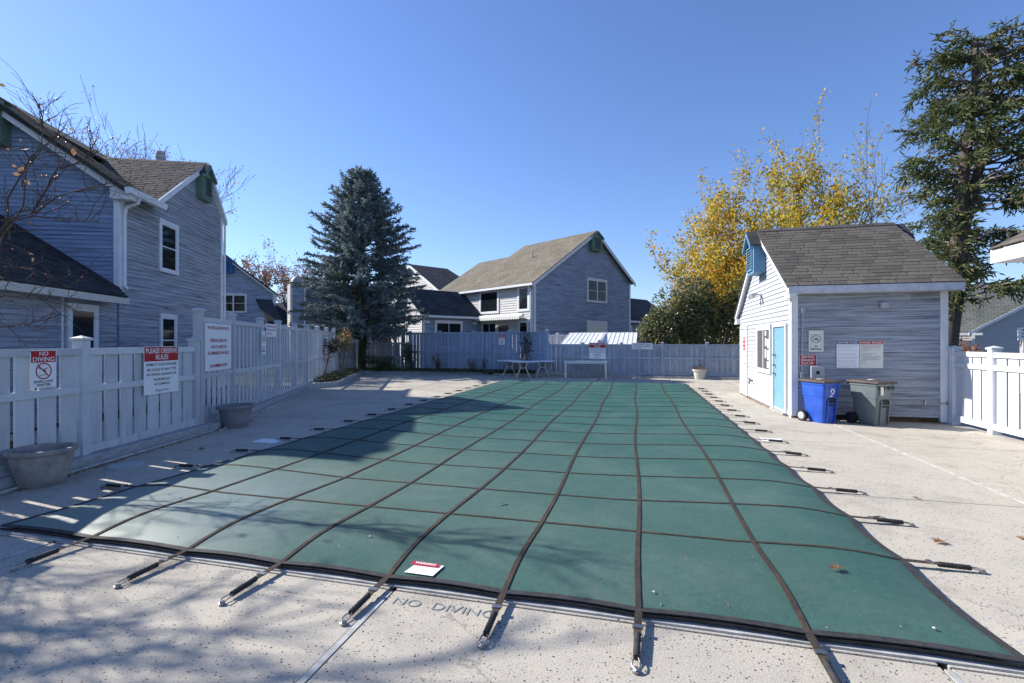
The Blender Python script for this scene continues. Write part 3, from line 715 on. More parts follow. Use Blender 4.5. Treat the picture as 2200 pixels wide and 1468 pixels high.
# Along fence frames: s grows away from the camera; viewed from the pool the far side is to the right
def s_on(F, l, d): return (W2(l, d) - F.P).dot(F.u)
def no_diving(F, s0, s1, z0, z1, label, t=.055):
    h = z1 - z0; w = s1 - s0
    o, c = sign('no_diving_sign', label, F, s0, s1, z0, z1, t=t, group='no diving signs'); e = h * .02
    band(o, F, s0 + e, s1 - e, z1 - h * .33, z1 - e, 'red_ink', t)
    text(o, 'NO', F, c, z1 - h * .095, h * .11, 'white_ink', t + .003, w * .34); text(o, 'DIVING', F, c, z1 - h * .245, h * .12, 'white_ink', t + .003, w * .82)
    prohib(o, F, c, z0 + h * .44, min(w * .34, h * .22), t + .002)
    text(o, 'SHALLOW', F, c, z0 + h * .165, h * .07, 'black_ink', t + .003, w * .75); text(o, 'WATER', F, c, z0 + h * .075, h * .07, 'black_ink', t + .003, w * .52)
def rules(F, s0, s1, z0, z1, label, t=.055):
    h = z1 - z0; w = s1 - s0
    o, c = sign('observe_rules_sign', label, F, s0, s1, z0, z1, t=t, group='please observe rules signs')
    band(o, F, s0 + .008, s1 - .008, z1 - h * .31, z1 - .008, 'red_ink', t)
    text(o, 'PLEASE OBSERVE', F, c, z1 - h * .09, h * .105, 'white_ink', t + .003, w * .9); text(o, 'RULES', F, c, z1 - h * .225, h * .105, 'white_ink', t + .003, w * .36)
    for i, (s, ww) in enumerate((('SWIM AT YOUR OWN RISK', .88), ('NO GLASS OF ANY TYPE', .84), ('NO DIVING, RUNNING OR', .86), ('"HORSEPLAY"', .5), ('NO JUMPING', .45))):
        text(o, s, F, c, z0 + h * (.62 - .105 * i), h * .062, 'black_ink', t + .003, w * ww, .006)
    text(o, 'Thank You', F, c, z0 + h * .075, h * .07, 'black_ink', t + .003, w * .4, 0, 1, .4)
a, b = s_on(F1, -5.6, 5.56), s_on(F1, -5.6, 5.88)
no_diving(F1, a, b, 1.06, 1.505, 'large no diving sign on the low fence above the nearest pot')
a, b = s_on(F1, -5.6, 7.27), s_on(F1, -5.6, 8.02)
rules(F1, a, b, .79, 1.53, 'large please observe rules sign on the low left fence')
o, c = sign('lifeguard_sign', 'big white sign reading no lifeguard on duty on the tall left fence', F2, .14, 1.36, 1.06, 1.95)
for s, z, w in (('NO LIFEGUARD ON DUTY', 1.87, .98), ('PERSONS UNDER THE', 1.63, .76), ('AGE OF 16 MUST BE', 1.51, .70), ('ACCOMPANIED BY AN ADULT', 1.39, 1.0), ('NO SWIMMING ALONE', 1.15, .78)): text(o, s, F2, c, z, .062, 'red_ink', .058, w)
o, c = sign('no_smoking_sign', 'narrow no smoking sign on a post of the tall left fence', F2, 3.16, 3.46, 1.30, 1.87, t=.085)
prohib(o, F2, c, 1.68, .1, .088, 'red_ink', 'smoke'); text(o, 'NO', F2, c, 1.46, .05, 'black_ink', .088); text(o, 'SMOKING', F2, c, 1.38, .05, 'black_ink', .088, .22)
o, c = sign('age_notice_sign', 'small age notice sign near the top of the tall left fence', F2, 3.62, 4.46, 1.73, 2.07)
for i, (s, w) in enumerate((('Persons under the age of', .74), ('16 must be accompanied', .70), ('by an adult.', .34))): text(o, s, F2, c if i < 2 else c - .18, 2.0 - .09 * i, .07, 'red_ink', .059, w)
def sF(F, px):      # position along a fence seen in column px of the full-size photograph
    k = (px - 1100) / 1036.; dv = W2(k, 1.); P = F.P; u = F.u; det = u.x * (-dv.y) + dv.x * u.y
    return ((-P.x) * (-dv.y) - (-dv.x) * (-P.y)) / det
a, b = sorted((sF(F5, 1072.5), sF(F5, 1085.5)))
no_diving(F5, a, b, 1.46, 1.96, 'small no diving sign on the far blue fence left of the leafy sapling')
a, b = sorted((sF(F6, 1266.5), sF(F6, 1301.5)))
rules(F6, a, b, .82, 1.57, 'distant please observe rules sign above the oblong table')
a, b = sorted((sF(F6, 1357), sF(F6, 1402)))
o, c = sign('age_notice_sign', 'long white age notice on the top rail of the far right fence', F6, a, b, 1.27, 1.56)
for i, (s, w) in enumerate((('Persons under the age of', .8), ('16 must be accompanied', .78), ('by an adult.', .4))): text(o, s, F6, c if i < 2 else c - (b - a) * .2, 1.50 - .085 * i, .065, 'black_ink', .059, (b - a) * w)

# ================================================================ POOL HOUSE
PH = thing('pool_house', 'small weathered grey pool house with aqua door and steep shingled roof', 'building', (3.22, 11.33, 0))
FL = Fr((3.22, 11.33), (0, 1), (-1, 0)); FFr = Fr((3.22, 11.33), (1, 0), (0, -1)); FRt = Fr((5.95, 11.33), (0, 1), (1, 0)); FBk = Fr((3.22, 16.4), (1, 0), (0, 1))
gab = [(0, .03), (5.07, .03), (5.07, 2.52), (2.40, 4.42), (0, 2.72)]
hL = [(1.5, .8, 2.98, 2.06), (.24, .03, 1.42, 2.06), (4.1, .0, 5.0, 2.08)]
wall(PH, FL, gab, M['siding_pale'], holes=hL, h=.108)
wall(PH, FFr, [(0, .1), (2.73, .1), (2.73, 2.72), (0, 2.72)], M['siding_weathered'], h=.118, brk=.3)
wall(PH, FRt, gab, M['siding_pale'], parts=False); wall(PH, FBk, [(0, .1), (2.73, .1), (2.73, 2.4), (0, 2.4)], M['siding_weathered'], parts=False)
MB().box(3.26, 11.37, 0, 5.91, 16.36, .1).build('sill_beam', M['soil'], PH)
def post_board(th, F, s0, s1, t0, t1, z0, z1, m='white_paint', nm='corner_board'): MB().fbox(F, s0, s1, t0, t1, z0, z1).build(nm, M[m], th, bevel=.003)
post_board(PH, FFr, -.025, .10, .002, .028, .05, 2.74); post_board(PH, FL, -.002, .11, .002, .03, .0, 2.70)
post_board(PH, FFr, 2.62, 2.75, .002, .028, .02, 2.74); post_board(PH, FL, 5.0, 5.09, .002, .028, .0, 2.45)
# roof
RX0, RX1 = 3.06, 6.13; yr, zr = 13.73, 4.50; ye, ze = 11.06, 2.76; yb, zb = 16.72, 2.36
roof(PH, [(RX0, ye, ze), (RX1, ye, ze), (RX1, yr, zr), (RX0, yr, zr)], M['shingle_dark'], .05)
roof(PH, [(RX0, yb, zb), (RX1, yb, zb), (RX1, yr, zr), (RX0, yr, zr)], M['shingle_dark'], .05)
sl = math.hypot(yr - ye, zr - ze)
shingle_field(PH, (RX0, ye, ze), (1, 0, 0), (0, yr - ye, zr - ze), lambda h: (-.01, RX1 - RX0 + .01), sl, M['shingle_grey'], sl / 20.0, .29, True)
sb = math.hypot(yb - yr, zr - zb)
shingle_field(PH, (RX0, yb, zb), (1, 0, 0), (0, yr - yb, zr - zb), lambda h: (-.01, RX1 - RX0 + .01), sb, M['shingle_brown'], .16, .29)
rc = MB()
for i in range(11):
    x = RX0 + .29 * i; x1 = min(x + .285, RX1)
    for sg in (-1, 1): rc.add([(x, yr, zr + .03), (x1, yr, zr + .028), (x1, yr + sg * .13, zr - .06), (x, yr + sg * .13, zr - .058)], [(0, 1, 2, 3) if sg < 0 else (3, 2, 1, 0)])
rc.build('ridge_cap', M['shingle_brown'], PH)
MB().box(RX0 + .02, ye - .012, ze - .15, RX1 - .02, ye + .012, ze - .012).build('fascia', M['fascia_worn'], PH)
MB().box(RX0 + .02, ye + .012, ze - .16, RX1 - .02, 11.30, ze - .14).build('soffit', M['fascia_worn'], PH)
MB().box(RX0 + .02, 16.45, zb - .15, RX1 - .02, yb, zb - .03).build('fascia', M['white_paint'], PH)
FRk = Fr((3.10, 11.33), (0, 1), (-1, 0))
for FF in (FRk, Fr((6.09, 11.33), (0, 1), (1, 0))):
    board(PH, FF, [(ye - 11.33, ze - .035), (yr - 11.33, zr - .045), (yb - 11.33, zb - .035)], .15, -.02, .02, M['white_paint'])
for (xa_, xb_) in ((3.10, 3.218), (5.952, 6.08)):
    FQ = Fr((xa_, 11.33), (0, 1), (1, 0)); board(PH, FQ, [(ye - 11.33, ze - .052), (yr - 11.33, zr - .06), (yb - 11.33, zb - .052)], .02, 0, xb_ - xa_, M['white_paint'], 'rake_soffit')
# boxed eave returns at the gable corners
MB().fbox(FL, -.28, .08, .0, .13, 2.52, 2.66).build('eave_return', M['white_paint'], PH); MB().fbox(FL, 5.05, 5.38, .0, .13, 2.16, 2.32).build('eave_return', M['white_paint'], PH)
vent(PH, FL, 2.40, 3.36, .74, .74, .30, M['blue_vent'], peak=.34); vent(PH, FRt, 2.40, 3.36, .74, .74, .30, M['blue_vent'], peak=.34)
# near-end window: two panes, papers stuck inside the right one
w = window(PH, FL, 1.52, .82, 2.94, 2.04, 'slider', glass='screen_dark', name='sliding_window')
for (s_, z_, a_, b_) in ((1.70, 1.45, .14, .22), (1.92, 1.5, .13, .2), (1.7, 1.16, .13, .24), (1.93, 1.2, .14, .22), (1.72, .96, .15, .16), (1.95, 1.76, .12, .12)):
    MB().fbox(FL, s_, s_ + a_, .0345, .036, z_, z_ + b_).build('paper_notice', M['sign_white'], w)
def door(th, F, s0, s1, z0, z1, m, nm='door', cas=.08):
    fr = MB(); fr.fbox(F, s0 - cas, s0, .0, .045, z0, z1 + cas); fr.fbox(F, s1, s1 + cas, .0, .045, z0, z1 + cas); fr.fbox(F, s0, s1, .0, .047, z1, z1 + cas); fr.build('door_frame', M['white_paint'], th)
    d = MB().fbox(F, s0 + .004, s1 - .004, -.03, .012, z0 + .02, z1 - .004).build(nm, m, th)
    return d
d = door(PH, FL, .40, 1.30, .03, 1.95, M['aqua_door'])
for z_ in (.86, 1.06, 1.3): MB().tube([FL.p(1.2, .012, z_), FL.p(1.2, .05, z_), FL.p(1.2, .075, z_)], [.02, .02, .035], 10).build('door_lock' if z_ > .9 else 'door_knob', M['steel'], d)
MB().fbox(FL, .32, 1.38, .0, .10, .0, .045).build('threshold', M['curb_concrete'], PH)
d2 = door(PH, FL, 4.18, 4.94, .0, 2.0, M['white_door'])
MB().tube([FL.p(4.26, .012, .95), FL.p(4.26, .07, .95)], .025, 10).build('door_knob', M['steel'], d2)
o, c = sign('door_notice', 'small red warning notice on the white pool house door', FL, 4.40, 4.74, 1.36, 1.74, 'red_ink', .02)
for i, s in enumerate(('DO NOT', 'ENTER', 'POOL', 'STAFF')[:3]): text(o, ('KEEP', 'DOOR', 'CLOSED')[i], FL, c, 1.67 - .12 * i, .07, 'white_ink', .024, .26)
o, c = sign('door_number_notice', 'tiny pale notice above the red one on the white door', FL, 4.48, 4.64, 1.80, 1.92, 'galvanised', .02)
# wall lamp
lamp = thing('wall_lamp', 'white twin spotlight high on the sunlit pool house gable', 'lamp', tuple(FL.p(2.5, .02, 2.82)))
MB().lathe(FL.p(2.5, .03, 2.78), [(.05, 0), (.05, .09)], 12).build('lamp_base', M['lamp_white'], lamp)
for sg in (-1, 1):
    pts = [FL.p(2.5, .05, 2.83), FL.p(2.5 + sg * .06, .12, 2.85), FL.p(2.5 + sg * .09, .18, 2.84), FL.p(2.5 + sg * .12, .28, 2.80), FL.p(2.5 + sg * .13, .30, 2.79)]
    MB().tube(pts, [.012, .02, .04, .07, .07], 12).build('lamp_head', M['lamp_white'] if sg > 0 else M['galvanised'], lamp, smooth=True)
# junction box, conduit, switch box, pipe
jb = MB().fbox(FFr, 1.58, 1.72, .018, .09, 2.28, 2.40).build('junction_box', M['galvanised'], origin=FFr.p(1.65, .02, 2.28), bevel=.01); tag(jb, 'grey electrical box high on the shaded pool house wall', 'junction box')
cd = thing('electrical_conduit', 'vertical grey conduit beside the pool house corner running down to a switch box', 'conduit', tuple(FFr.p(.17, .03, .9)))
MB().tube([FFr.p(.17, .035, .98), FFr.p(.185, .035, 2.2)], .016, 8).build('conduit_pipe', M['galvanised'], cd, smooth=True)
MB().fbox(FFr, .155, .215, .018, .06, 2.2, 2.32).build('conduit_body', M['galvanised'], cd); MB().fbox(FFr, .14, .2, .018, .06, .84, .97).build('conduit_fitting', M['galvanised'], cd)
sw = MB().fbox(FFr, .32, .58, .018, .10, .82, 1.10).build('switch_box', M['galvanised'], cd, bevel=.02); MB().fbox(FFr, .42, .48, .10, .108, .93, 1.0).build('switch_plate', M['black_ink'], sw)
MB().tube([FFr.p(.19, .04, .87), FFr.p(.33, .05, .87)], .014, 8).build('conduit_elbow', M['galvanised'], cd)
pp = thing('wall_pipe', 'thin horizontal pipe low on the shaded wall right of the grey bin', 'pipe', tuple(FFr.p(1.7, .05, .4)))
MB().tube([FFr.p(1.55, .05, .41), FFr.p(2.78, .05, .385)], .012, 8).build('pipe_run', M['galvanised'], pp)
for s_ in (1.75, 2.35, 2.72): MB().fbox(FFr, s_ - .01, s_ + .01, .018, .07, .36, .43).build('pipe_clip', M['steel'], pp)
hb = thing('hose_tap', 'small dark hose tap on the sunlit siding between the white door and the window', 'tap', tuple(FL.p(3.4, .02, .5)))
MB().tube([FL.p(3.45, .0, .52), FL.p(3.45, .08, .52), FL.p(3.38, .12, .50), FL.p(3.36, .13, .43)], .018, 8).build('tap_body', M['rubber_black'], hb); MB().tube([FL.p(3.5, .08, .55), FL.p(3.62, .08, .55)], .02, 8).build('tap_handle', M['rubber_black'], hb)
# signs on the front wall
o, c = sign('no_smoking_sign', 'white no smoking sign on the pool house front wall', FFr, .30, .575, 1.395, 1.84, 'sign_cream', .03)
prohib(o, FFr, c, 1.665, .085, .033, 'grey_ink', 'smoke'); text(o, 'NO', FFr, c, 1.51, .032, 'black_ink', .034, .06); text(o, 'SMOKING', FFr, c, 1.455, .032, 'black_ink', .034, .19)
fr = MB(); [fline(fr, FFr, *q, .004, .032) for q in ((.34, 1.43, .535, 1.43), (.535, 1.43, .535, 1.76), (.535, 1.76, .34, 1.76), (.34, 1.76, .34, 1.43))]; fr.build('printed_border', M['grey_ink'], o)
o, c = sign('shut_off_sign', 'red main pool emergency shut off sign by the pool house corner', FFr, .12, .445, 1.105, 1.335, 'sign_white', .035)
band(o, FFr, .127, .438, 1.112, 1.328, 'red_ink', .035)
for i, (s, w_) in enumerate((('MAIN POOL', .24), ('EMERGENCY', .26), ('SHUT OFF', .21))): text(o, s, FFr, c, 1.29 - .068 * i, .048, 'white_ink', .039, w_)
def ruleboard(s0, s1, title, col, lines, label, ink, m='sign_white'):
    o, c = sign('rules_board', label, FFr, s0, s1, 1.07, 1.625, m, .03); band(o, FFr, s0 + .006, s1 - .006, 1.555, 1.618, col, .03)
    text(o, title, FFr, c, 1.587, .036, 'white_ink', .034, (s1 - s0) * .86)
    for i, s in enumerate(lines):
        if s: text(o, s, FFr, s0 + .02, 1.535 - .0245 * i, .014, ink, .033, min((s1 - s0) * .9, .0088 * len(s)), 0 if ink == 'grey_ink' else .01, 1, 0, 'LEFT')
    return o
ruleboard(.815, 1.225, 'BATHER RULES', 'navy_ink', ['All persons should shower before entering', 'the pool. Any person having open sores or', 'infection may not enter the water.', '', 'No person shall run, dive or push others', 'on the deck or in the pool at any time.', '', 'Children must be with an adult at all', 'times while inside of the pool area.', '', 'Spitting or blowing the nose in the pool', 'is prohibited. Do not swallow the water.', '', 'No food, drink or glass on the deck.', 'No pets. Please obey the posted hours.', '', 'Report any hazard to the pool manager.', '', 'Thank you for keeping the pool clean.'], 'white bather rules board with navy heading on the pool house wall', 'grey_ink')
ruleboard(1.235, 1.645, 'POOL RULES', 'red_ink', ['- Use pool at your own risk. We are not', '  responsible for accidents or injuries.', '- No glass, food or drink in pool area.', '- No animals allowed.', '- No cannonballs, no pushing or other', '  horseplay.', '', '- No running, jumping or other', '  dangerous activity.', '- Management reserves the right to deny', '  use of pool to anyone at any time.', '- Dive only in designated areas.', '- This pool is open without lifeguard', '  on duty.', '', 'Pool Hours', ''], 'cream pool rules board with red heading on the pool house wall', 'black_ink', 'sign_cream')

# ================================================================ LEFT HOUSE (A)
aO = W2(-9.30, 11.4); aE = WD(-.153, .988); aN = WD(.988, .153)
HA = thing('grey_house', 'large blue grey clapboard house with green gable vents behind the left fence', 'house', (aO.x, aO.y, 0))
FAp = Fr(aO, aE, aN); FAb = Fr(aO, -aN, -aE)
wall(HA, FAp, [(0, 0), (5.5, 0), (5.5, 5.9), (4.22, 7.30), (1.5, 5.32), (0, 5.2)], M['siding_weathered'], holes=[(1.63, 3.56, 2.56, 4.93), (1.63, .8, 2.5, 2.36)], h=.1)
wall(HA, FAb, [(0, 0), (7.5, 0), (7.5, 7.0), (3.8, 7.86), (3.7, 7.86), (0, 5.2)], M['siding_blue'], h=.1)
window(HA, FAp, 1.62, 3.52, 2.58, 4.96, 'hung', .11); window(HA, FAp, 1.66, .95, 2.5, 2.38, 'hung', .10)
post_board(HA, FAp, -.02, .14, .002, .035, 2.72, 5.12); post_board(HA, FAb, -.035, .09, .002, .035, 2.72, 5.12); post_board(HA, FAp, 5.40, 5.54, .002, .03, 0, 5.95)
# main roof facing the pool (eave along the pool wall), slopes up away from it
def A(s, t, z): return FAp.p(s, t, z)
rk = .70
roof(HA, [A(-.45, .40, 5.12), A(1.36, .40, 5.12), A(1.36, -3.7, 7.93), A(-.30, -3.7, 7.93)], M['shingle_dark'], .08)
roof(HA, [A(-.30, -7.6, 5.3), A(9.5, -7.6, 5.3), A(9.5, -3.7, 7.93), A(-.30, -3.7, 7.93)], M['shingle_dark'], .08)
roof(HA, [A(1.3, -2.6, 7.18), A(9.5, -2.6, 7.18), A(9.5, -3.7, 7.93), A(1.3, -3.7, 7.93)], M['shingle_dark'], .08)
uu = Vector((aE.x, aE.y, 0)); vv = (A(0, -3.7, 7.93) - A(0, .40, 5.12))
shingle_field(HA, A(-.45, .40, 5.125), uu, vv, lambda h: (0, 1.83), vv.length, M['shingle_dark'], .14, .3)
# cross gable roof
ap = A(4.22, .30, 7.42)
cgL = [A(1.42, .30, 5.36), ap, A(4.22, -3.2, 7.42), A(1.42, -.1, 5.36)]
roof(HA, [A(1.36, .13, 5.30), A(1.36, -.2, 5.30), A(4.22, -3.4, 7.40), A(4.22, .13, 7.40)], M['shingle_brown'], .06)
roof(HA, [A(5.60, .13, 5.86), A(5.60, -3.4, 5.86), A(4.22, -3.4, 7.40), A(4.22, .13, 7.40)], M['shingle_brown'], .06)
vL = A(4.22, .13, 7.41) - A(1.36, .13, 5.31)
shingle_field(HA, A(1.36, .13, 5.31), -Vector((aN.x, aN.y, 0)), vL, lambda h: (-.01, .5 + 3.2 * h / vL.length), vL.length, M['shingle_brown'], .15, .3)
board(HA, FAp, [(1.36, 5.34), (4.22, 7.40), (5.60, 5.86)], .17, .11, .15, M['white_paint'])
board(HA, FAp, [(1.36, 5.17), (4.22, 7.27), (5.60, 5.72)], .02, .0, .11, M['white_paint'], 'rake_soffit')
# rake facing the camera on the blue wall and eave return
FAk = FAb.shift(0, .22)
board(HA, FAk, [(-.34, 5.09), (3.7, 7.9), (7.6, 5.2)], .2, .0, .04, M['white_paint'])
MB().fbox(FAk, -.40, .02, -.2, .06, 4.92, 5.12).build('eave_return', M['white_paint'], HA)
# gutter and downspout
gt = MB().fprism(FAb.shift(0, .28), [(-.50, 5.02), (-.40, 5.0), (-.38, 5.14), (-.52, 5.16)], -1.36, .17).build('gutter', M['white_paint'], HA)
MB().tube([A(.02, .44, 5.02), A(.02, .40, 4.9), A(.10, .10, 4.8), A(.10, .07, 4.6), A(.10, .07, 2.95), A(.10, .14, 2.86)], .04, 8).build('downspout', M['white_paint'], HA, smooth=True)
MB().tube([A(5.6, .06, 5.75), A(5.6, .06, .2)], .04, 8).build('downspout', M['white_paint'], HA)
vent(HA, FAp, 3.98, 6.10, .66, .80, .22, M['green_vent'], peak=.30)
vent(HA, FAb, 3.05 - .2, 6.05, 1.3, .95, .30, M['green_vent'], peak=.3)
# flue on the roof
fl = W2(-12.03, 16.5); flue = MB().lathe((fl.x, fl.y, 6.6), [(.10, 0), (.10, 1.12), (.14, 1.14), (.14, 1.22), (.11, 1.23), (.11, 1.27), (.15, 1.28), (.15, 1.38), (.11, 1.39), (.11, 1.42), (.14, 1.43), (.13, 1.5), (.07, 1.54)], 16).build('roof_flue', M['galvanised'], HA, smooth=True)
# low wing towards the camera
FW_ = FAp
wall(HA, FAp.shift(-3.5), [(0, 0), (3.42, 0), (3.42, 2.56), (0, 2.56)], M['siding_weathered'], holes=[(1.86, .9, 2.7, 2.38)], h=.1)
FWn = Fr(FAp.p(-3.5, 0, 0).xy, -aN, -aE); wall(HA, FWn, [(0, 0), (5.2, 0), (5.2, 2.6), (2.6, 4.35), (0, 2.6)], M['siding_blue'], parts=False)
window(HA, FAp.shift(-3.5), 1.86, .95, 2.74, 2.40, 'hung', .10); post_board(HA, FAp.shift(-3.5), 1.72, 1.76, .002, .03, 0, 2.5)
for (p0, p1) in (((-3.75, .42, 2.62), (.25, .42, 2.62)),):
    roof(HA, [A(-3.75, .42, 2.62), A(-.40, .42, 2.62), A(-.02, .02, 2.9), A(-.02, -2.6, 4.62), A(-3.75, -2.6, 4.62)], M['shingle_dark'], .08)
vw = A(0, -2.6, 4.62) - A(0, .42, 2.62)
shingle_field(HA, A(-3.75, .42, 2.63), uu, vw, lambda h: (0, min(3.35 + h * .75, 3.73)), vw.length, M['shingle_dark'], .15, .3)
roof(HA, [A(-3.75, -5.5, 2.6), A(-.02, -5.5, 2.6), A(-.02, -2.6, 4.62), A(-3.75, -2.6, 4.62)], M['shingle_dark'], .08)
MB().fbox(FAp, -3.75, -.38, .30, .45, 2.46, 2.60).build('gutter', M['cream_trim'], HA); MB().fbox(FAp, -3.75, -.39, .0, .30, 2.5, 2.53).build('soffit', M['white_paint'], HA)
# rear wing whose slanting rake shows past the far corner
rw = Fr(FAp.p(7.4, -.72, 0).xy, aN, -aE)
wall(HA, rw, [(-3.0, 0), (.16, 0), (.16, 2.55), (-3.0, 5.0)], M['siding_far'], parts=False)
board(HA, rw, [(-3.0, 5.15), (.42, 2.50)], .16, .1, .14, M['cream_trim']); roof(HA, [rw.p(-3.0, .12, 5.18), rw.p(.42, .12, 2.54), rw.p(.42, 0, 2.54) + V3(WD(-.75, .66)) * 1.1, rw.p(-3.0, 0, 5.18) + V3(WD(-.75, .66)) * 1.1], M['shingle_dark'], .05)
post_board(HA, rw, .06, .16, .002, .03, 0, 2.45, 'white_paint')

# ================================================================ CENTRE HOUSE (C) and its neighbours
cO = W2(1.29, 29.0); e1 = WD(.743, .669); q1 = WD(-.669, .743)
HC = thing('gabled_house', 'two storey blue grey house with tan roof in the centre background', 'house', (cO.x, cO.y, 0))
FC = Fr(cO, e1, -q1); FS = Fr(cO, q1, -e1)
wall(HC, FC, [(0, 0), (10, 0), (10, 6.05), (5.73, 8.98), (0, 5.2)], M['siding_far'], parts=False, h=.11)
wall(HC, FS, [(0, 0), (10.2, 0), (10.2, 5.2), (0, 5.2)], M['siding_cream'], parts=False, h=.15, proud=.03)
def C(s, q, z): p = cO + e1 * s + q1 * q; return Vector((p.x, p.y, z))
roof(HC, [C(-.35, -.3, 5.15), C(-.35, 10.6, 5.15), C(4.2, 10.6, 8.12), C(4.2, 6.9, 8.12), C(5.73, 6.9, 9.15), C(5.73, -.3, 9.15)], M['roof_tan'], .1)
roof(HC, [C(10.3, -.3, 5.95), C(10.3, 6.9, 5.95), C(5.73, 6.9, 9.15), C(5.73, -.3, 9.15)], M['roof_tan'], .1)
roof(HC, [C(10, 7.0, 4.6), C(10, 10.6, 4.6), C(4.2, 10.6, 8.12), C(4.2, 7.0, 8.12)], M['roof_tan'], .1)
FCk = FC.shift(0, .28); board(HC, FCk, [(-.35, 5.10), (5.73, 9.10), (10.3, 5.90)], .22, 0, .04, M['white_paint'])
MB().fbox(FS, -.3, 10.5, .28, .42, 4.98, 5.12).build('gutter', M['white_paint'], HC)
post_board(HC, FC, -.02, .16, .03, .06, 0, 5.1); post_board(HC, FS, .0, .14, .03, .06, 0, 5.0); post_board(HC, FC, 9.85, 10.02, .02, .05, 0, 6.0)
MB().tube([C(-.35, .12, 4.98), C(-.12, .12, 4.7), C(-.12, .12, .2)], .05, 8).build('downspout', M['white_paint'], HC)
window(HC, FC, 5.0, 4.30, 7.2, 5.93, 'four', .13); window(HC, FC, 5.0, 1.6, 7.2, 3.05, 'slider', .13, glass='sign_cream')
window(HC, FS, 3.15, 3.48, 5.2, 5.08, 'single', .15, proud=.06); window(HC, FS, .30, 3.48, 1.38, 5.08, 'single', .15, proud=.06)
window(HC, FS, 3.35, .4, 4.95, 2.98, 'slider', .13, name='patio_door', proud=.06); window(HC, FS, .38, 1.2, 1.32, 2.95, 'single', .13, proud=.06)
vent(HC, FC, 5.73, 7.75, 1.05, .95, .35, M['green_vent'], peak=.35)
MB().tube([C(3.2, 3.4, 7.3), C(3.2, 3.4, 7.9)], .05, 8).build('roof_flue', M['galvanised'], HC)
# awning
aw = thing('rolled_awning', 'rolled white striped awning over the patio door of the centre house', 'awning', tuple(C(-.1, 2.5, 3.0)))
MB().tube([FS.p(.55, .34, 3.22), FS.p(4.95, .34, 3.22)], .12, 12).build('awning_roll', M['awning_white'], aw, smooth=True)
MB().fprism(FS, [(.6, 3.02), (4.9, 3.02), (4.9, 3.08), (.6, 3.08)], .06, .62).build('awning_arm_frame', M['galvanised'], aw)
for i in range(22):
    s_ = .6 + i * .2; MB().add([FS.p(s_, .62, 3.2), FS.p(s_ + .17, .62, 3.2), FS.p(s_ + .17, .63, 3.02), FS.p(s_ + .085, .63, 2.97), FS.p(s_, .63, 3.02)], [(0, 1, 2, 3, 4)]).build('valance_scallop', M['awning_white'], aw)
# grill under its cover
gp = C(-1.0, 1.75, 0); gr = thing('covered_grill', 'covered black barbecue grill on the patio of the centre house', 'grill', (gp.x, gp.y, 0))
MB().lathe((gp.x, gp.y, 0), [(.30, .0), (.30, 1.6), (.34, 1.75), (.44, 2.5), (.40, 2.62), (.28, 2.66)], 10, 1.0).build('grill_cover', M['grill_cover'], gr)
# wing of C
wO = C(-4.53, 5.14, 0).xy
HW = HC
FWf = Fr(wO, e1, -q1); FWs = Fr(wO, q1, -e1)
wall(HC, FWf, [(0, 0), (4.5, 0), (4.5, 3.3), (0, 3.3)], M['siding_far'], parts=False, h=.11)
wall(HC, FWs, [(0, 0), (4.0, 0), (4.0, 3.3), (2.0, 4.95), (0, 3.3)], M['siding_cream'], parts=False, h=.15, proud=.03)
def Wg(s, q, z): p = wO + e1 * s + q1 * q; return Vector((p.x, p.y, z))
roof(HC, [Wg(-.3, -.35, 3.28), Wg(4.5, -.35, 3.28), Wg(4.5, 2.0, 5.12), Wg(-.3, 2.0, 5.12)], M['roof_slate'], .1)
roof(HC, [Wg(-.3, 4.35, 3.28), Wg(4.5, 4.35, 3.28), Wg(4.5, 2.0, 5.12), Wg(-.3, 2.0, 5.12)], M['roof_slate'], .1)
MB().fbox(FWf, -.3, 4.5, .34, .46, 3.12, 3.26).build('gutter', M['white_paint'], HC); board(HC, FWs.shift(0, .26), [(-.35, 3.24), (2.0, 5.08), (4.35, 3.24)], .2, 0, .04, M['white_paint'])
post_board(HC, FWf, -.02, .12, .03, .06, 0, 3.2); post_board(HC, FWs, .0, .12, .035, .06, 0, 3.2)
window(HC, FWf, .85, 1.2, 3.0, 2.98, 'slider', .14); window(HC, FWs, 1.9, .5, 2.7, 2.6, 'hung', .12, proud=.06); window(HC, FWs, 3.0, .5, 3.7, 2.6, 'hung', .12, proud=.06)
for s_ in (.25, 3.95): MB().fbox(FWf, s_ - .14, s_ + .14, .03, .2, 2.76, 2.92).build('wall_light', M['lamp_white'], HC)
MB().fbox(FWf, 4.0, 4.2, .03, .25, 1.9, 2.25).build('utility_meter', M['galvanised'], HC)
# house D behind
dO = W2(-6.4, 42.0); FDs = Fr(dO, q1, -e1); FDf = Fr(dO, e1, -q1)
HD = thing('pale_gabled_house', 'pale lap sided house with dark slate roof behind the blue spruce', 'house', (dO.x, dO.y, 0))
wall(HD, FDs, [(0, 0), (9, 0), (9, 6.2), (4.5, 8.7), (0, 6.2)], M['siding_cream'], parts=False, h=.17, proud=.03); wall(HD, FDf, [(0, 0), (5, 0), (5, 6.2), (0, 6.2)], M['siding_far'], parts=False, h=.15)
def D(s, q, z): p = dO + e1 * s + q1 * q; return Vector((p.x, p.y, z))
roof(HD, [D(-.3, -.5, 6.1), D(5.0, -.5, 6.1), D(4.0, 4.5, 8.9), D(-.3, 4.5, 8.9)], M['roof_slate'], .12); roof(HD, [D(-.3, 9.5, 6.1), D(5, 9.5, 6.1), D(4.0, 4.5, 8.9), D(-.3, 4.5, 8.9)], M['roof_slate'], .12)
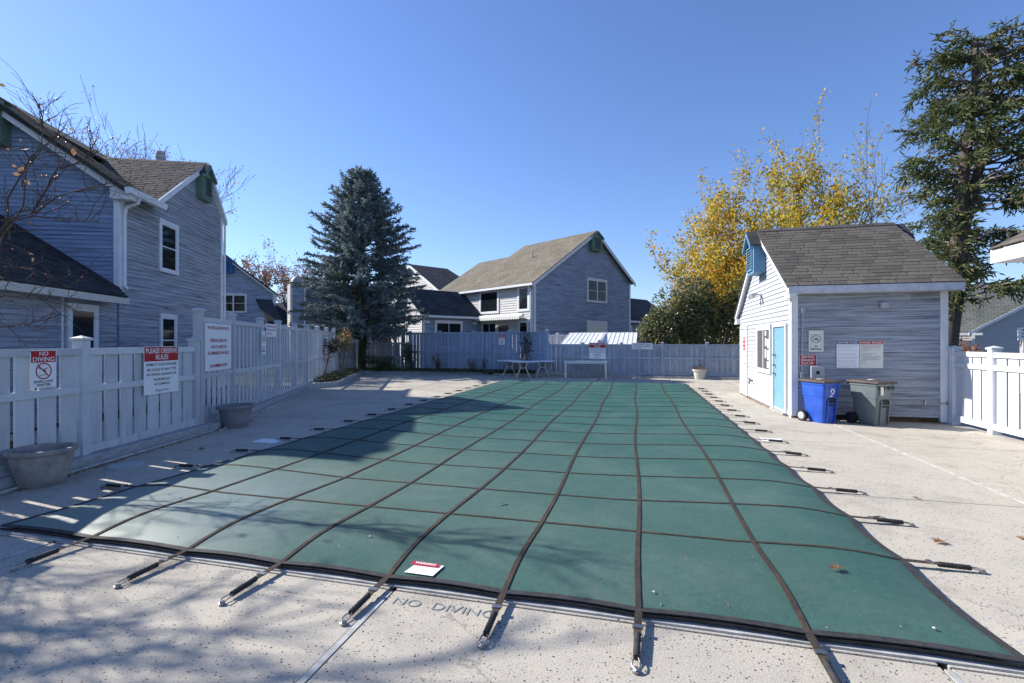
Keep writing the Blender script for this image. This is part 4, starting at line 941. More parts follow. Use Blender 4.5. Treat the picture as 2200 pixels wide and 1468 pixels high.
board(HD, FDs.shift(0, .28), [(-.5, 6.05), (4.5, 8.85), (9.5, 6.05)], .25, 0, .04, M['white_paint']); MB().fbox(FDf, -.3, 5, .45, .58, 5.9, 6.08).build('gutter', M['white_paint'], HD)
window(HD, FDs, 5.5, 3.2, 6.5, 4.9, 'hung', .13, proud=.06)
# house E far left with blue vent
eO = W2(-16.7, 34.0); eU = WD(-.988, -.153); FE = Fr(eO, eU); FE.n = WD(.153, -.988)
HE = thing('far_gabled_house', 'blue grey gabled house with bright blue vent beyond the left house', 'house', (eO.x, eO.y, 0))
wall(HE, FE, [(0, 0), (6.4, 0), (6.4, 5.0), (3.15, 7.45), (0, 5.0)], M['siding_far'], parts=False, h=.12)
eD = V3(WD(-.62, .78))
def E(s, t, z): return FE.p(s, max(t, 0), z) - eD * t if t < 0 else FE.p(s, t, z)
roof(HE, [E(-.35, .3, 4.9), E(-.35, -8, 4.9), E(3.15, -8, 7.6), E(3.15, .3, 7.6)], M['roof_slate'], .1); roof(HE, [E(6.8, .3, 4.9), E(6.8, -8, 4.9), E(3.15, -8, 7.6), E(3.15, .3, 7.6)], M['roof_slate'], .1)
board(HE, FE.shift(0, .25), [(-.35, 4.85), (3.15, 7.55), (6.8, 4.85)], .2, 0, .04, M['white_paint']); post_board(HE, FE, -.02, .14, .03, .05, 0, 5.0)
vent(HE, FE, 3.15, 6.35, .95, .85, .3, M['blue_vent_deep'], peak=.4); window(HE, FE, 1.85, 3.65, 3.6, 4.98, 'four', .1)
MB().tube([E(-.1, .1, 4.8), E(.05, .12, 4.5), E(.05, .12, 2.9)], .05, 8).build('downspout', M['white_paint'], HE)
roof(HE, [E(.3, .5, 2.85), E(-1.6, .5, 2.85), E(-1.6, -3, 4.55), E(.0, -3, 4.55)], M['roof_slate'], .1)
MB().fbox(FE, -1.6, .3, .5, .6, 2.68, 2.82).build('gutter', M['white_paint'], HE); MB().fbox(FE, -1.6, -.05, -2.5, .0, 0, 2.7).build('wall', M['siding_far'], HE)
# chimney house H
hO = W2(-13.75, 30.0)
HH = thing('chimney_house', 'low house with tall clapboard chimney left of the blue spruce', 'house', (hO.x, hO.y, 0))
FHf = Fr(hO, e1, -q1); FHs = Fr(hO, q1, -e1)
clap(HH, FHf, [(0, 0), (.85, 0), (.85, 5.25), (0, 5.25)], M['siding_far'], parts=False, h=.11); clap(HH, FHs, [(0, 0), (.62, 0), (.62, 5.25), (0, 5.25)], M['siding_cream'], parts=False, h=.11, proud=.03)
ch = MB().fbox(FHf, 0.002, .848, -.62, -.002, 0, 5.25).build('chimney', M['siding_far'], HH)
MB().fbox(FHf, -.04, .89, -.66, .04, 5.25, 5.35).build('chimney_cap', M['soil'], ch); MB().fprism(FHf, [(.14, 5.38), (.72, 5.38), (.70, 5.54), (.58, 5.68), (.28, 5.68), (.16, 5.54)], -.55, -.06).build('chimney_hood', M['galvanised'], ch)
for (FF, a_, b_) in ((FHf, -.01, .07), (FHf, .78, .87), (FHs, .0, .06)): MB().fbox(FF, a_, b_, .03, .05, 0, 5.25).build('corner_board', M['white_paint'], HH)
def Hh(s, q, z): p = hO + e1 * s + q1 * q; return Vector((p.x, p.y, z))
MB().fbox(FHf, .9, 7.5, -.5, -.4, 0, 2.75).build('wall', M['siding_far'], HH); clap(HH, FHf.shift(0, -.4), [(.9, 0), (7.5, 0), (7.5, 2.75), (.9, 2.75)], M['siding_far'], parts=False, h=.12)
roof(HH, [Hh(.4, .1, 2.75), Hh(8, .1, 2.75), Hh(8, 2.9, 4.3), Hh(.4, 2.9, 4.3)], M['roof_slate'], .1); roof(HH, [Hh(.9, 2.9, 4.3), Hh(8, 2.9, 4.3), Hh(8, 5.2, 6.1), Hh(2.6, 5.2, 6.1)], M['roof_green'], .1)
roof(HH, [Hh(-1.0, 1.4, 2.9), Hh(-.02, 1.4, 2.9), Hh(-.02, 4.0, 4.5), Hh(-1.0, 4.0, 4.5)], M['roof_slate'], .1)
MB().fbox(FHf, .4, 8, .0, .12, 2.6, 2.74).build('gutter', M['white_paint'], HH); window(HH, FHf.shift(0, -.38), 1.3, .9, 2.5, 2.4, 'slider', .1)
# house F to the right of C
fO = C(10.02, .6, 0).xy; HF = thing('low_slate_wing_house', 'low blue grey house with black roof partly behind the laurel bushes', 'house', (fO.x, fO.y, 0)); FF_ = Fr(fO, e1, -q1)
wall(HF, FF_, [(0, 0), (7, 0), (7, 3.2), (0, 3.2)], M['siding_far'], parts=False, h=.11)
def Ff(s, q, z): p = fO + e1 * s + q1 * q; return Vector((p.x, p.y, z))
roof(HF, [Ff(-.3, -.4, 3.2), Ff(7.3, -.4, 3.2), Ff(7.3, 2.6, 5.35), Ff(-.3, 2.6, 5.35)], M['roof_slate'], .1); roof(HF, [Ff(0, 5.6, 3.2), Ff(7.3, 5.6, 3.2), Ff(7.3, 2.6, 5.35), Ff(0, 2.6, 5.35)], M['roof_slate'], .1)
MB().fbox(FF_, -.3, 7.3, .4, .52, 3.05, 3.2).build('gutter', M['white_paint'], HF); window(HF, FF_, .15, .9, 1.1, 2.85, 'hung', .12)
# house G at the right
gO = W2(28.8, 30.0); HG = thing('garage_house', 'distant grey house with garage behind the white right fence', 'house', (gO.x, gO.y, 0))
gU = WD(.93, -.37); gV = WD(.37, .93)
FG = Fr(gO, gU, WD(-.37, -.93)); FGs = Fr(gO, WD(-.80, .60), WD(-.60, -.80))
wall(HG, FG, [(0, 0), (9, 0), (9, 2.2), (4.5, 5.2), (0, 2.2)], M['siding_pale'], parts=False, h=.12); wall(HG, FGs, [(0, 0), (5, 0), (5, 2.15), (0, 2.15)], M['siding_cream'], parts=False, h=.14)
def G(s, t, z): return FG.p(s, t, z)
gs = WD(-.80, .60)
def Gq(s, q, z): p = gO + gU * s + gs * q; return Vector((p.x, p.y, z))
roof(HG, [Gq(-.35, -.3, 2.15), Gq(-.35, 5.5, 2.15), Gq(4.5, 5.5, 5.3), Gq(4.5, -.3, 5.3)], M['roof_green'], .12)
board(HG, FG.shift(0, .25), [(-.4, 2.2), (4.5, 5.3), (9.3, 2.2)], .2, 0, .04, M['white_paint']); MB().fbox(FGs, -.3, 5.2, .2, .35, 2.02, 2.16).build('gutter', M['white_paint'], HG)
post_board(HG, FGs, .0, .14, .03, .06, 0, 2.1); MB().fbox(FGs, 2.0, 5.0, .03, .06, 0, 1.75).build('garage_door', M['white_door'], HG)
gp = W2(37, 42); HG2 = thing('rear_grey_house', 'farthest grey house whose pale siding shows through the tall conifer', 'house', (gp.x, gp.y, 0)); FG2 = Fr(gp, WD(.93, -.37), WD(-.37, -.93))
wall(HG2, FG2, [(0, 0), (12, 0), (12, 4.2), (0, 4.2)], M['siding_cream'], parts=False, h=.17); roof(HG2, [FG2.p(-.4, .4, 4.1), FG2.p(12.4, .4, 4.1), FG2.p(12.4, -4, 6.3), FG2.p(-.4, -4, 6.3)], M['roof_green'], .1)
MB().fbox(FG2, -.4, 12.4, .4, .5, 3.95, 4.1).build('gutter', M['white_paint'], HG2)

# ---------------- shed with the white seamed roof behind the far fence
shp = W2(2.45, 24.2); shq = W2(5.95, 23.1); FSh = Fr(shp, shq - shp); Ls = (shq - shp).length
if FSh.n.dot(-FSh.P) < 0: FSh.n = -FSh.n
SH = thing('garden_shed', 'low shed with white standing seam roof behind the far fence', 'shed', (shp.x, shp.y, 0))
MB().fbox(FSh, .15, Ls - .1, -1.3, -.1, 0, 1.55).build('wall', M['siding_cream'], SH)
rp = [FSh.p(0, .1, 1.50), FSh.p(Ls, .1, 1.50), FSh.p(Ls, -1.0, 2.08), FSh.p(.28, -1.0, 2.08)]
roof(SH, rp, M['metal_roof_white'], .04)
for i in range(17):
    t = i / 16; a_ = rp[0].lerp(rp[1], t); b_ = rp[3].lerp(rp[2], t); MB().tube([a_ + Vector((0, 0, .02)), b_ + Vector((0, 0, .02))], .009, 4).build('roof_seam', M['metal_roof_white'], SH)
MB().tube([rp[0].lerp(rp[1], .53) + Vector((0, 0, .1)), rp[3].lerp(rp[2], .53) + Vector((0, 0, -.1))], .13, 6).build('roof_hatch', M['metal_roof_white'], SH)
# further fence piece showing over the low fence
PX0, PX1 = W2(1.9, 26.0), W2(3.6, 26.0)
fence('short pale fence piece behind the low fence beside the shed roof', PX0, PX1, [.0, .55, 1.7], 2.0, [1.5], .1, 'fence_white', .2, .16, post_h=.03)

# ================================================================ PAVILION roof corner, top right
PV = thing('shade_pavilion', 'corner of a near pavilion roof with curling grey shingles and white fascia', 'pavilion', (6.5, 6.0, 0))
px0, px1, py0, py1, pz = 4.66, 8.8, 3.8, 7.92, 2.85
cxp, cyp, czp = (px0 + px1) / 2, (py0 + py1) / 2, pz + 1.55
for (a_, b_) in (((px0, py1), (px0, py0)), ((px1, py1), (px0, py1)), ((px0, py0), (px1, py0)), ((px1, py0), (px1, py1))):
    MB().slab([(a_[0], a_[1], pz), (b_[0], b_[1], pz), (cxp, cyp, czp)], .04).build('roof', M['shingle_dark'], PV)
vL_ = Vector((cxp - px0, 0, czp - pz)); Lp = vL_.length; W_ = py1 - py0
shingle_field(PV, (px0 - .03, py0 - .03, pz - .005), (0, 1, 0), vL_, lambda h: (W_ / 2 * h / Lp - .03, W_ + .06 - W_ / 2 * h / Lp), Lp, M['shingle_grey'], .14, .3, True)
vB = Vector((0, cyp - py1, czp - pz)); shingle_field(PV, (px0 - .03, py1 + .03, pz - .005), (1, 0, 0), vB, lambda h: (W_ / 2 * h / Lp - .03, W_ + .06 - W_ / 2 * h / Lp), vB.length, M['shingle_brown'], .14, .3)
fz = MB(); fz.box(px0, py0, pz - .19, px0 + .03, py1, pz - .01); fz.build('fascia', M['white_paint'], PV); MB().box(px0 + .03, py1 - .03, pz - .19, px1, py1, pz - .01).build('fascia', M['white_paint'], PV)
MB().box(px0 + .03, py0, pz - .19, px1, py0 + .03, pz - .01).build('fascia', M['white_paint'], PV); MB().box(px1 - .03, py0 + .03, pz - .19, px1, py1 - .03, pz - .01).build('fascia', M['white_paint'], PV)
MB().box(px0 + .03, py0 + .03, pz - .188, px1 - .03, py1 - .03, pz - .17).build('soffit', M['fascia_worn'], PV)
for (x, y) in ((px0 + .55, py1 - .55), (px0 + .55, py0 + .4), (px1 - .4, py1 - .55), (px1 - .4, py0 + .4)): MB().box(x - .06, y - .06, 0, x + .06, y + .06, pz - .19).build('post', M['white_paint'], PV)

# sign post beyond the right fence
spn = W2(16.0, 15.1); sg_ = thing('parking_sign_post', 'grey notice on a post at the right edge beyond the white fence', 'sign', (spn.x, spn.y, 0)); Fp = Fr(spn, WD(1, .1), WD(.1, -1))
MB().fbox(Fp, -.05, .05, -.05, .05, 0, 1.9).build('post', M['galvanised'], sg_); nb = MB().fbox(Fp, -.26, .26, .05, .07, 1.66, 2.05).build('notice_board', M['sign_white'], sg_)
text(nb, 'NO', Fp, -.05, 1.97, .07, 'black_ink', .074); text(nb, 'PARKING', Fp, 0, 1.86, .05, 'black_ink', .074); text(nb, 'ANY TIME', Fp, 0, 1.77, .05, 'black_ink', .074)

# ================================================================ BINS
def bin_(name, label, x, y, rot, body, w, dep, h, recycle):
    th = thing(name, label, 'bin', (x, y, 0)); ca, sa = math.cos(rot), math.sin(rot)
    def T(a, b, z): return Vector((x + a * ca - b * sa, y + a * sa + b * ca, z))
    B = M[body]
    # tapered body: bottom narrower, front face at -b
    secs = [(0.0, .36 * w / .5, -.30, .16), (.12, .38 * w / .5, -.31, .20), (.14, .385 * w / .5, -.31, .27), (.66 * h, .45 * w / .5, -.35, .31), (.665 * h, .47 * w / .5, -.37, .33), (.95 * h, .49 * w / .5, -.385, .35), (.952 * h, .52 * w / .5, -.40, .365), (h, .52 * w / .5, -.40, .365)]
    mb = MB(); r_ = .05
    def ringp(hw, b0, b1, z):
        b0, b1 = b0 * dep / .75, b1 * dep / .75; hw = hw / 2 + .03; pts = []
        for cx_, cy_, a0 in ((hw - r_, b1 - r_, 0), (-hw + r_, b1 - r_, 90), (-hw + r_, b0 + r_, 180), (hw - r_, b0 + r_, 270)):
            for k in range(4): a = R(a0 + 30 * k); pts.append(T(cx_ + r_ * math.cos(a), cy_ + r_ * math.sin(a), z))
        return pts
    rings = [ringp(hw, b0, b1, z) for (z, hw, b0, b1) in secs]; n = 16
    vs = [p for rg in rings for p in rg]; fs = [(i * n + j, i * n + (j + 1) % n, (i + 1) * n + (j + 1) % n, (i + 1) * n + j) for i in range(len(rings) - 1) for j in range(n)] + [tuple(range(n))[::-1]]
    mb.add(vs, fs + [tuple((len(rings) - 1) * n + j for j in range(n))]); mb.build('bin_body', B, th, smooth=True)
    F = Fr(T(0, 0, 0).xy, (ca, sa), (sa, -ca)); k = dep / .75
    # front: recess ribs and lift bar
    for s_ in (-.10, .11):
        q = MB(); q.add([F.p(s_ - .012, .31 * k, .02), F.p(s_ + .012, .31 * k, .02), F.p(s_ + .012, .36 * k, .6 * h), F.p(s_ - .012, .36 * k, .6 * h), F.p(s_ - .012, .335 * k, .02), F.p(s_ + .012, .335 * k, .02), F.p(s_ + .012, .385 * k, .6 * h), F.p(s_ - .012, .385 * k, .6 * h)],
                       [(4, 5, 6, 7), (0, 4, 7, 3), (1, 2, 6, 5), (3, 7, 6, 2), (0, 1, 5, 4)]); q.build('front_rib', B, th)
    q = MB(); q.fbox(F, -.08, .10, .352 * k, .356 * k, .44 * h, .63 * h); q.build('grip_recess', M['rubber_black'], th)
    q = MB(); q.tube([F.p(-.09, .372 * k, .5 * h), F.p(.105, .372 * k, .5 * h)], .013, 8); q.build('lift_bar', B, th)
    for s_ in (-.17, -.06, .06, .17):
        q = MB(); q.add([F.p(s_ - .04, .392 * k, .94 * h), F.p(s_ + .04, .392 * k, .94 * h), F.p(s_ + .04, .4 * k, .92 * h), F.p(s_, .4 * k, .84 * h), F.p(s_ - .04, .4 * k, .92 * h)], [(0, 2, 1), (0, 4, 3, 2)]); q.build('rim_gusset', M['rubber_black'] if not recycle else B, th)
    # lid with slightly domed top and rear hinge
    l = MB(); hw = .52 * w / .5 / 2 + .055; b0, b1 = -.43 * k, .40 * k
    l.add([T(-hw, b0, h + .005), T(hw, b0, h + .005), T(hw, b1, h + .01), T(-hw, b1, h + .01), T(-hw, b0, h + .035), T(hw, b0, h + .035), T(hw, b1, h + .045), T(-hw, b1, h + .045), T(-hw * .8, b0 * .8, h + .055), T(hw * .8, b0 * .8, h + .055), T(hw * .8, b1 * .8, h + .065), T(-hw * .8, b1 * .8, h + .065)],
          [(3, 2, 1, 0), (0, 1, 5, 4), (1, 2, 6, 5), (2, 3, 7, 6), (3, 0, 4, 7), (4, 5, 9, 8), (5, 6, 10, 9), (6, 7, 11, 10), (7, 4, 8, 11), (8, 9, 10, 11)])
    ld = l.build('lid', M['bin_lid'], th, bevel=.008); MB().tube([T(-hw * .8, b1 + .03, h - .02), T(hw * .8, b1 + .03, h - .02)], .016, 8).build('handle', M['bin_lid'], th)
    MB().fbox(F, -.07, .05, -.02, .06, h + .066, h + .07).build('lid_sticker', M['sign_white'], ld)
    for sg in (-1, 1):
        c0, c1 = T(sg * .20, .27 * k, .11), T(sg * .265, .27 * k, .11)
        wh = MB().tube([c0, c1], .11, 24).build('wheel', M['rubber_black'], th, smooth=True); dd = (c1 - c0).normalized()
        MB().tube([c1 + dd * .001, c1 + dd * .008], [.075, .06], 16).build('hub', M['galvanised'] if recycle else M['rubber_black'], wh)
    MB().tube([T(-.2, .27 * k, .11), T(.2, .27 * k, .11)], .012, 6).build('axle', M['steel'], th)
    if recycle:
        q = MB(); cz_, cc = .80 * h, -.0
        for i in range(3):
            a = R(90 + 120 * i); a2 = R(90 + 120 * (i + 1)); r1 = .075
            p0 = Vector((r1 * math.cos(a), r1 * math.sin(a))); p1 = Vector((r1 * math.cos(a2), r1 * math.sin(a2))); e = (p1 - p0)
            A_, B_ = p0 + e * .18, p0 + e * .60; fline(q, F, cc + A_.x, cz_ + A_.y, cc + B_.x, cz_ + B_.y, .024, .392 * k)
            n_ = Vector((-e.y, e.x)).normalized() * .026; tip = p0 + e * .86
            q.add([F.p(cc + (B_ + n_).x, .392 * k, cz_ + (B_ + n_).y), F.p(cc + (B_ - n_).x, .392 * k, cz_ + (B_ - n_).y), F.p(cc + tip.x, .392 * k, cz_ + tip.y)], [(0, 1, 2)])
        q.build('recycling_symbol', M['white_ink'], th); MB().fbox(F, -.07, .0, .385 * k, .39 * k, .67 * h, .70 * h).build('small_label', M['white_ink'], th)
    else:
        MB().fbox(F, -.16, -.08, .40 * k, .402 * k, .74 * h, .93 * h).build('paper_label', M['sign_cream'], th)
bin_('recycling_bin', 'bright blue wheeled recycling bin with dark lid by the pool house', 3.60, 10.93, R(32), 'bin_blue', .37, .54, .79, True)
bin_('rubbish_bin', 'grey green wheeled rubbish bin with dark lid right of the blue bin', 4.46, 10.86, R(32), 'bin_grey', .39, .57, .80, False)

# ================================================================ POTS
def pot(name, label, l, d, prof, m, soil=None, k=40):
    p = W2(l, d); th = thing(name, label, 'plant pot', (p.x, p.y, 0)); MB().lathe((p.x, p.y, 0), prof, k).build('pot_body', M[m], th, smooth=True)
    if soil: MB().lathe((p.x, p.y, soil[1]), [(soil[0], -.02), (soil[0], 0)], k).build('potting_soil', M['soil'], th)
    return th, p
pot('stone_planter', 'large empty stone coloured bowl planter nearest the camera on the left', -5.28, 5.42, [(.185, 0), (.20, .02), (.225, .12), (.26, .25), (.272, .33), (.275, .345), (.30, .36), (.312, .385), (.308, .41), (.285, .415), (.265, .395), (.255, .35), (.24, .30)], 'pot_stone', (.24, .33))
pot('ribbed_planter', 'dark grey ribbed planter standing beside the tall left fence', -5.22, 9.1, [(.205, 0), (.215, .02), (.228, .09), (.236, .092), (.238, .105), (.230, .107), (.262, .27), (.270, .272), (.272, .285), (.266, .288), (.285, .35), (.315, .355), (.325, .37), (.32, .415), (.305, .42), (.285, .40), (.27, .34)], 'pot_grey', (.27, .36))
thp, pp_ = pot('pale_planter', 'small pale planter of dead plants in front of the far right fence', 8.08, 20.75, [(.20, 0), (.21, .02), (.26, .33), (.30, .35), (.31, .40), (.29, .42), (.26, .38)], 'pot_pale', (.25, .37))
dp = MB()
for i in range(70):
    a = random.uniform(0, 6.28); r0 = random.uniform(0, .2); L_ = random.uniform(.15, .42); o_ = Vector((pp_.x + r0 * math.cos(a), pp_.y + r0 * math.sin(a), .37)); dr = Vector((math.cos(a) * random.uniform(.2, 1), math.sin(a) * random.uniform(.2, 1), 1)).normalized()
    dp.tube([o_, o_ + dr * L_ * .5, o_ + dr * L_ * .8 + Vector((dr.x * .12, dr.y * .12, -.04 - random.uniform(0, .15)))], [.006, .005, .003], 3, False)
dp.build('dead_plant', M['twig_tan'], thp)

# ================================================================ TABLES
def round_table(label, l, d, rr=.6):
    p = W2(l, d); th = thing('round_table', label, 'table', (p.x, p.y, 0), 'round patio tables'); t = MB().lathe((p.x, p.y, .70), [(rr - .02, 0), (rr, .008), (rr, .03), (rr - .02, .04)], 40).build('tabletop', M['table_white'], th, smooth=True)
    MB().lathe((p.x, p.y, .42), [(.18, 0), (.19, .012), (.18, .024)], 24).build('frame_ring', M['table_frame'], th)
    for i in range(4):
        a = R(45 + 90 * i) + .3; c, s = math.cos(a), math.sin(a)
        MB().tube([Vector((p.x + c * r_, p.y + s * r_, z)) for r_, z in ((.38, .70), (.24, .62), (.18, .50), (.19, .40), (.30, .22), (.40, .10), (.44, 0))], .014, 8).build('leg', M['table_frame'], th, smooth=True)
round_table('left round white patio table by the far fence', -.13, 22.9); round_table('middle round white patio table nearest the pool', .50, 21.75, .66); round_table('right round white patio table before the sapling', 1.40, 22.3)
p0, p1 = W2(2.33, 21.6), W2(4.22, 21.3); FT_ = Fr(p0, p1 - p0); FT_.n = -FT_.n if FT_.n.dot(-FT_.P) < 0 else FT_.n
tb = thing('oblong_table', 'long white rectangular table beneath the far rules sign', 'table', (p0.x, p0.y, 0)); Lt = (p1 - p0).length
MB().fbox(FT_, 0, Lt, -.65, .05, .69, .74).build('tabletop', M['table_white'], tb, bevel=.006); MB().fbox(FT_, .04, Lt - .04, -.62, .0, .63, .688).build('apron', M['table_frame'], tb)
for s_ in (.03, Lt - .1):
    for t_ in (-.64, -.03): MB().fbox(FT_, s_, s_ + .065, t_, t_ + .065, 0, .69).build('leg', M['table_frame'], tb)

# ================================================================ FOLIAGE TOOLS
def raw_mesh(name, V, Fc, m, parent, kind=None):
    me = bpy.data.meshes.new(name); nv, nf, k = len(V), len(Fc), Fc.shape[1]
    me.vertices.add(nv); me.vertices.foreach_set('co', V.astype(np.float32).ravel()); me.loops.add(nf * k); me.loops.foreach_set('vertex_index', Fc.astype(np.int32).ravel())
    me.polygons.add(nf); me.polygons.foreach_set('loop_start', np.arange(nf, dtype=np.int32) * k); me.update(calc_edges=True); me.materials.append(m)
    o = bpy.data.objects.new(name, me); COL.objects.link(o)
    if parent is not None: o.parent = parent
    if kind: o['kind'] = kind
    return o
def unit(a): return a / np.maximum(np.linalg.norm(a, axis=1, keepdims=True), 1e-9)
def leaves(name, P, size, m, parent, aspect=.6, up=0.0, kind=None):
    """one folded leaf (two triangles share the midrib as a quad) at each point"""
    P = np.asarray(P, float); n = len(P)
    if n == 0: return
    base = np.array(wloc(parent)) if parent is not None else np.zeros(3)
    a = unit(rng.normal(size=(n, 3))); b = unit(np.cross(a, rng.normal(size=(n, 3)) + np.array([0, 0, up])))
    s = size * rng.uniform(.6, 1.3, (n, 1)); c = np.cross(a, b)
    V = np.stack([P - a * s * .5, P + b * s * .5 * aspect + c * s * .08, P + a * s * .5, P - b * s * .5 * aspect + c * s * .08], 1) - base
    Fc = np.arange(4 * n).reshape(n, 4); return raw_mesh(name, V.reshape(-1, 3), Fc, m, parent, kind)
def blades(name, B, D, L, Wd, m, parent, cross=True):
    """needle twigs: tapered crossed blades; B base, D direction, L length, Wd width"""
    n = len(B); base = np.array(wloc(parent)); D = unit(D); s = unit(np.cross(D, rng.normal(size=(n, 3)))); t = np.cross(D, s); L = L[:, None]; Wd = Wd[:, None]
    def one(q): return np.stack([B, B + D * L * .4 + q * Wd, B + D * L, B + D * L * .4 - q * Wd], 1)
    V = np.concatenate([one(s), one(t)] if cross else [one(s)], 0) - base
    return raw_mesh(name, V.reshape(-1, 3), np.arange(V.shape[0] * 4).reshape(-1, 4), m, parent)
def rv(s=1.): return Vector((random.gauss(0, s), random.gauss(0, s), random.gauss(0, s)))
class Tree:
    def __init__(s): s.mb = MB(); s.tips = []; s.fine = []
    def limb(s, p, d, L, r, depth, kids=3, gnarl=.18, lift=.12, ratio=.68, spread=.75, minr=.004, sides=None):
        n = 5; pts = [p.copy()]; rad = [r]; d = d.normalized(); q = p.copy()
        for i in range(n):
            d = (d + rv(gnarl) * .55 + Vector((0, 0, lift * .3))).normalized(); q = q + d * L / n; pts.append(q.copy()); rad.append(max(minr, r * (1 - .55 * (i + 1) / n)))
        s.mb.tube(pts, rad, sides or (7 if r > .08 else 5 if r > .02 else 3), r > .05)
        if depth <= 1: s.fine += pts[1:]
        if depth == 0: s.tips.append(q); return
        for i in range(kids):
            t = random.uniform(.35, 1.0) if i else 1.0; k = min(n, max(1, int(t * n))); b = pts[k]
            dd = (pts[k] - pts[k - 1]).normalized(); dev = rv(1.); dev = (dev - dd * dev.dot(dd)).normalized()
            nd = (dd + dev * spread * random.uniform(.5, 1.2) + Vector((0, 0, lift))).normalized()
            s.limb(b, nd, L * ratio * random.uniform(.75, 1.2), rad[k] * random.uniform(.5, .72), depth - 1, kids, gnarl, lift, ratio, spread, minr)
# ---------------- blue spruce
def spruce(label, l, d, H, prof, m, nbr, trunk_r, z_lo, name='spruce_tree', tw=1.0, lean=(0, 0), droop=.25, twl=.26, gap=0., xbias=None):
    p = W2(l, d); th = thing(name, label, 'tree', (p.x, p.y, 0)); base = Vector((p.x, p.y, 0))
    def axis(z): return base + Vector((lean[0] * z / H, lean[1] * z / H, z))
    MB().tube([axis(z) + rv(.02) for z in np.linspace(0, H * .98, 14)], list(np.linspace(trunk_r, .02, 14)), 10).build('trunk', M['bark'], th, smooth=True)
    br = MB(); B, D, L, Wd = [], [], [], []
    for i in range(nbr):
        f = (i + random.random()) / nbr; z = z_lo + (H - z_lo) * f ** 1.02; a = i * 2.399 + random.uniform(-.4, .4)
        rmax = prof((z) / H) * random.uniform(.72, 1.12)
        if xbias: rmax *= xbias(a, z)
        if rmax < .12: rmax = .12
        if random.random() < gap: continue
        up = .22 + 1.0 * max(0, f - .45); o0 = axis(z); dirh = Vector((math.cos(a), math.sin(a), 0)); pts = []; n = 7
        for k in range(n + 1):
            t = k / n; pts.append(o0 + dirh * rmax * t + Vector((0, 0, rmax * (up * t - droop * (1 + (.8 if f < .5 else 0)) * t * t + .12 * t ** 3))) + rv(.012 * rmax))
        br.tube(pts, [max(.006, (.010 + rmax * .011) * (1 - t / (n + .5))) for t in range(n + 1)], 4, False)
        nt = int(30 * tw * (rmax + .25))
        for j in range(nt):
            t = random.uniform(.16 if rmax > 1 else .02, 1) ** .8; kk = min(n - 1, int(t * n)); b0 = pts[kk].lerp(pts[kk + 1], t * n - kk); ax = (pts[kk + 1] - pts[kk]).normalized(); side = ax.cross(Vector((0, 0, 1))).normalized() * random.choice((-1, 1))
            ll = twl * random.uniform(.7, 1.5) * (1.35 - .75 * t); dd = (ax * random.uniform(.3, .9) + side * random.uniform(.3, 1) + Vector((0, 0, random.uniform(-.55, .25)))).normalized()
            nn = 4
            for q in range(nn):
                bb = b0 + dd * ll * q / nn * 1.1; d2 = (dd + rv(.55)).normalized() if q else dd
                B.append(bb); D.append(d2); L.append(ll * random.uniform(.45, .75)); Wd.append(.028 * random.uniform(.7, 1.3) * (ll / .26) ** .5)
    br.build('limbs', M['bark'], th)
    blades('crown', np.array([tuple(x) for x in B]), np.array([tuple(x) for x in D]), np.array(L), np.array(Wd), m, th); return th
def prof_s(f):
    if f < .18: return 2.3
    return 2.95 * (1 - (f - .12) / .90) ** .72 if f < 1 else .1
spruce('tall blue spruce standing at the far left corner of the pool fence', -7.75, 25.0, 10.3, lambda f: float(np.interp(f, [0, .2, .3, .42, .55, .68, .80, .88, .94, 1], [2.9, 3.2, 3.2, 3.1, 2.9, 2.3, 1.6, 1.2, .8, .25])), M['needles_blue'], 235, .22, 1.65, 'blue_spruce', 1.25, droop=.12)
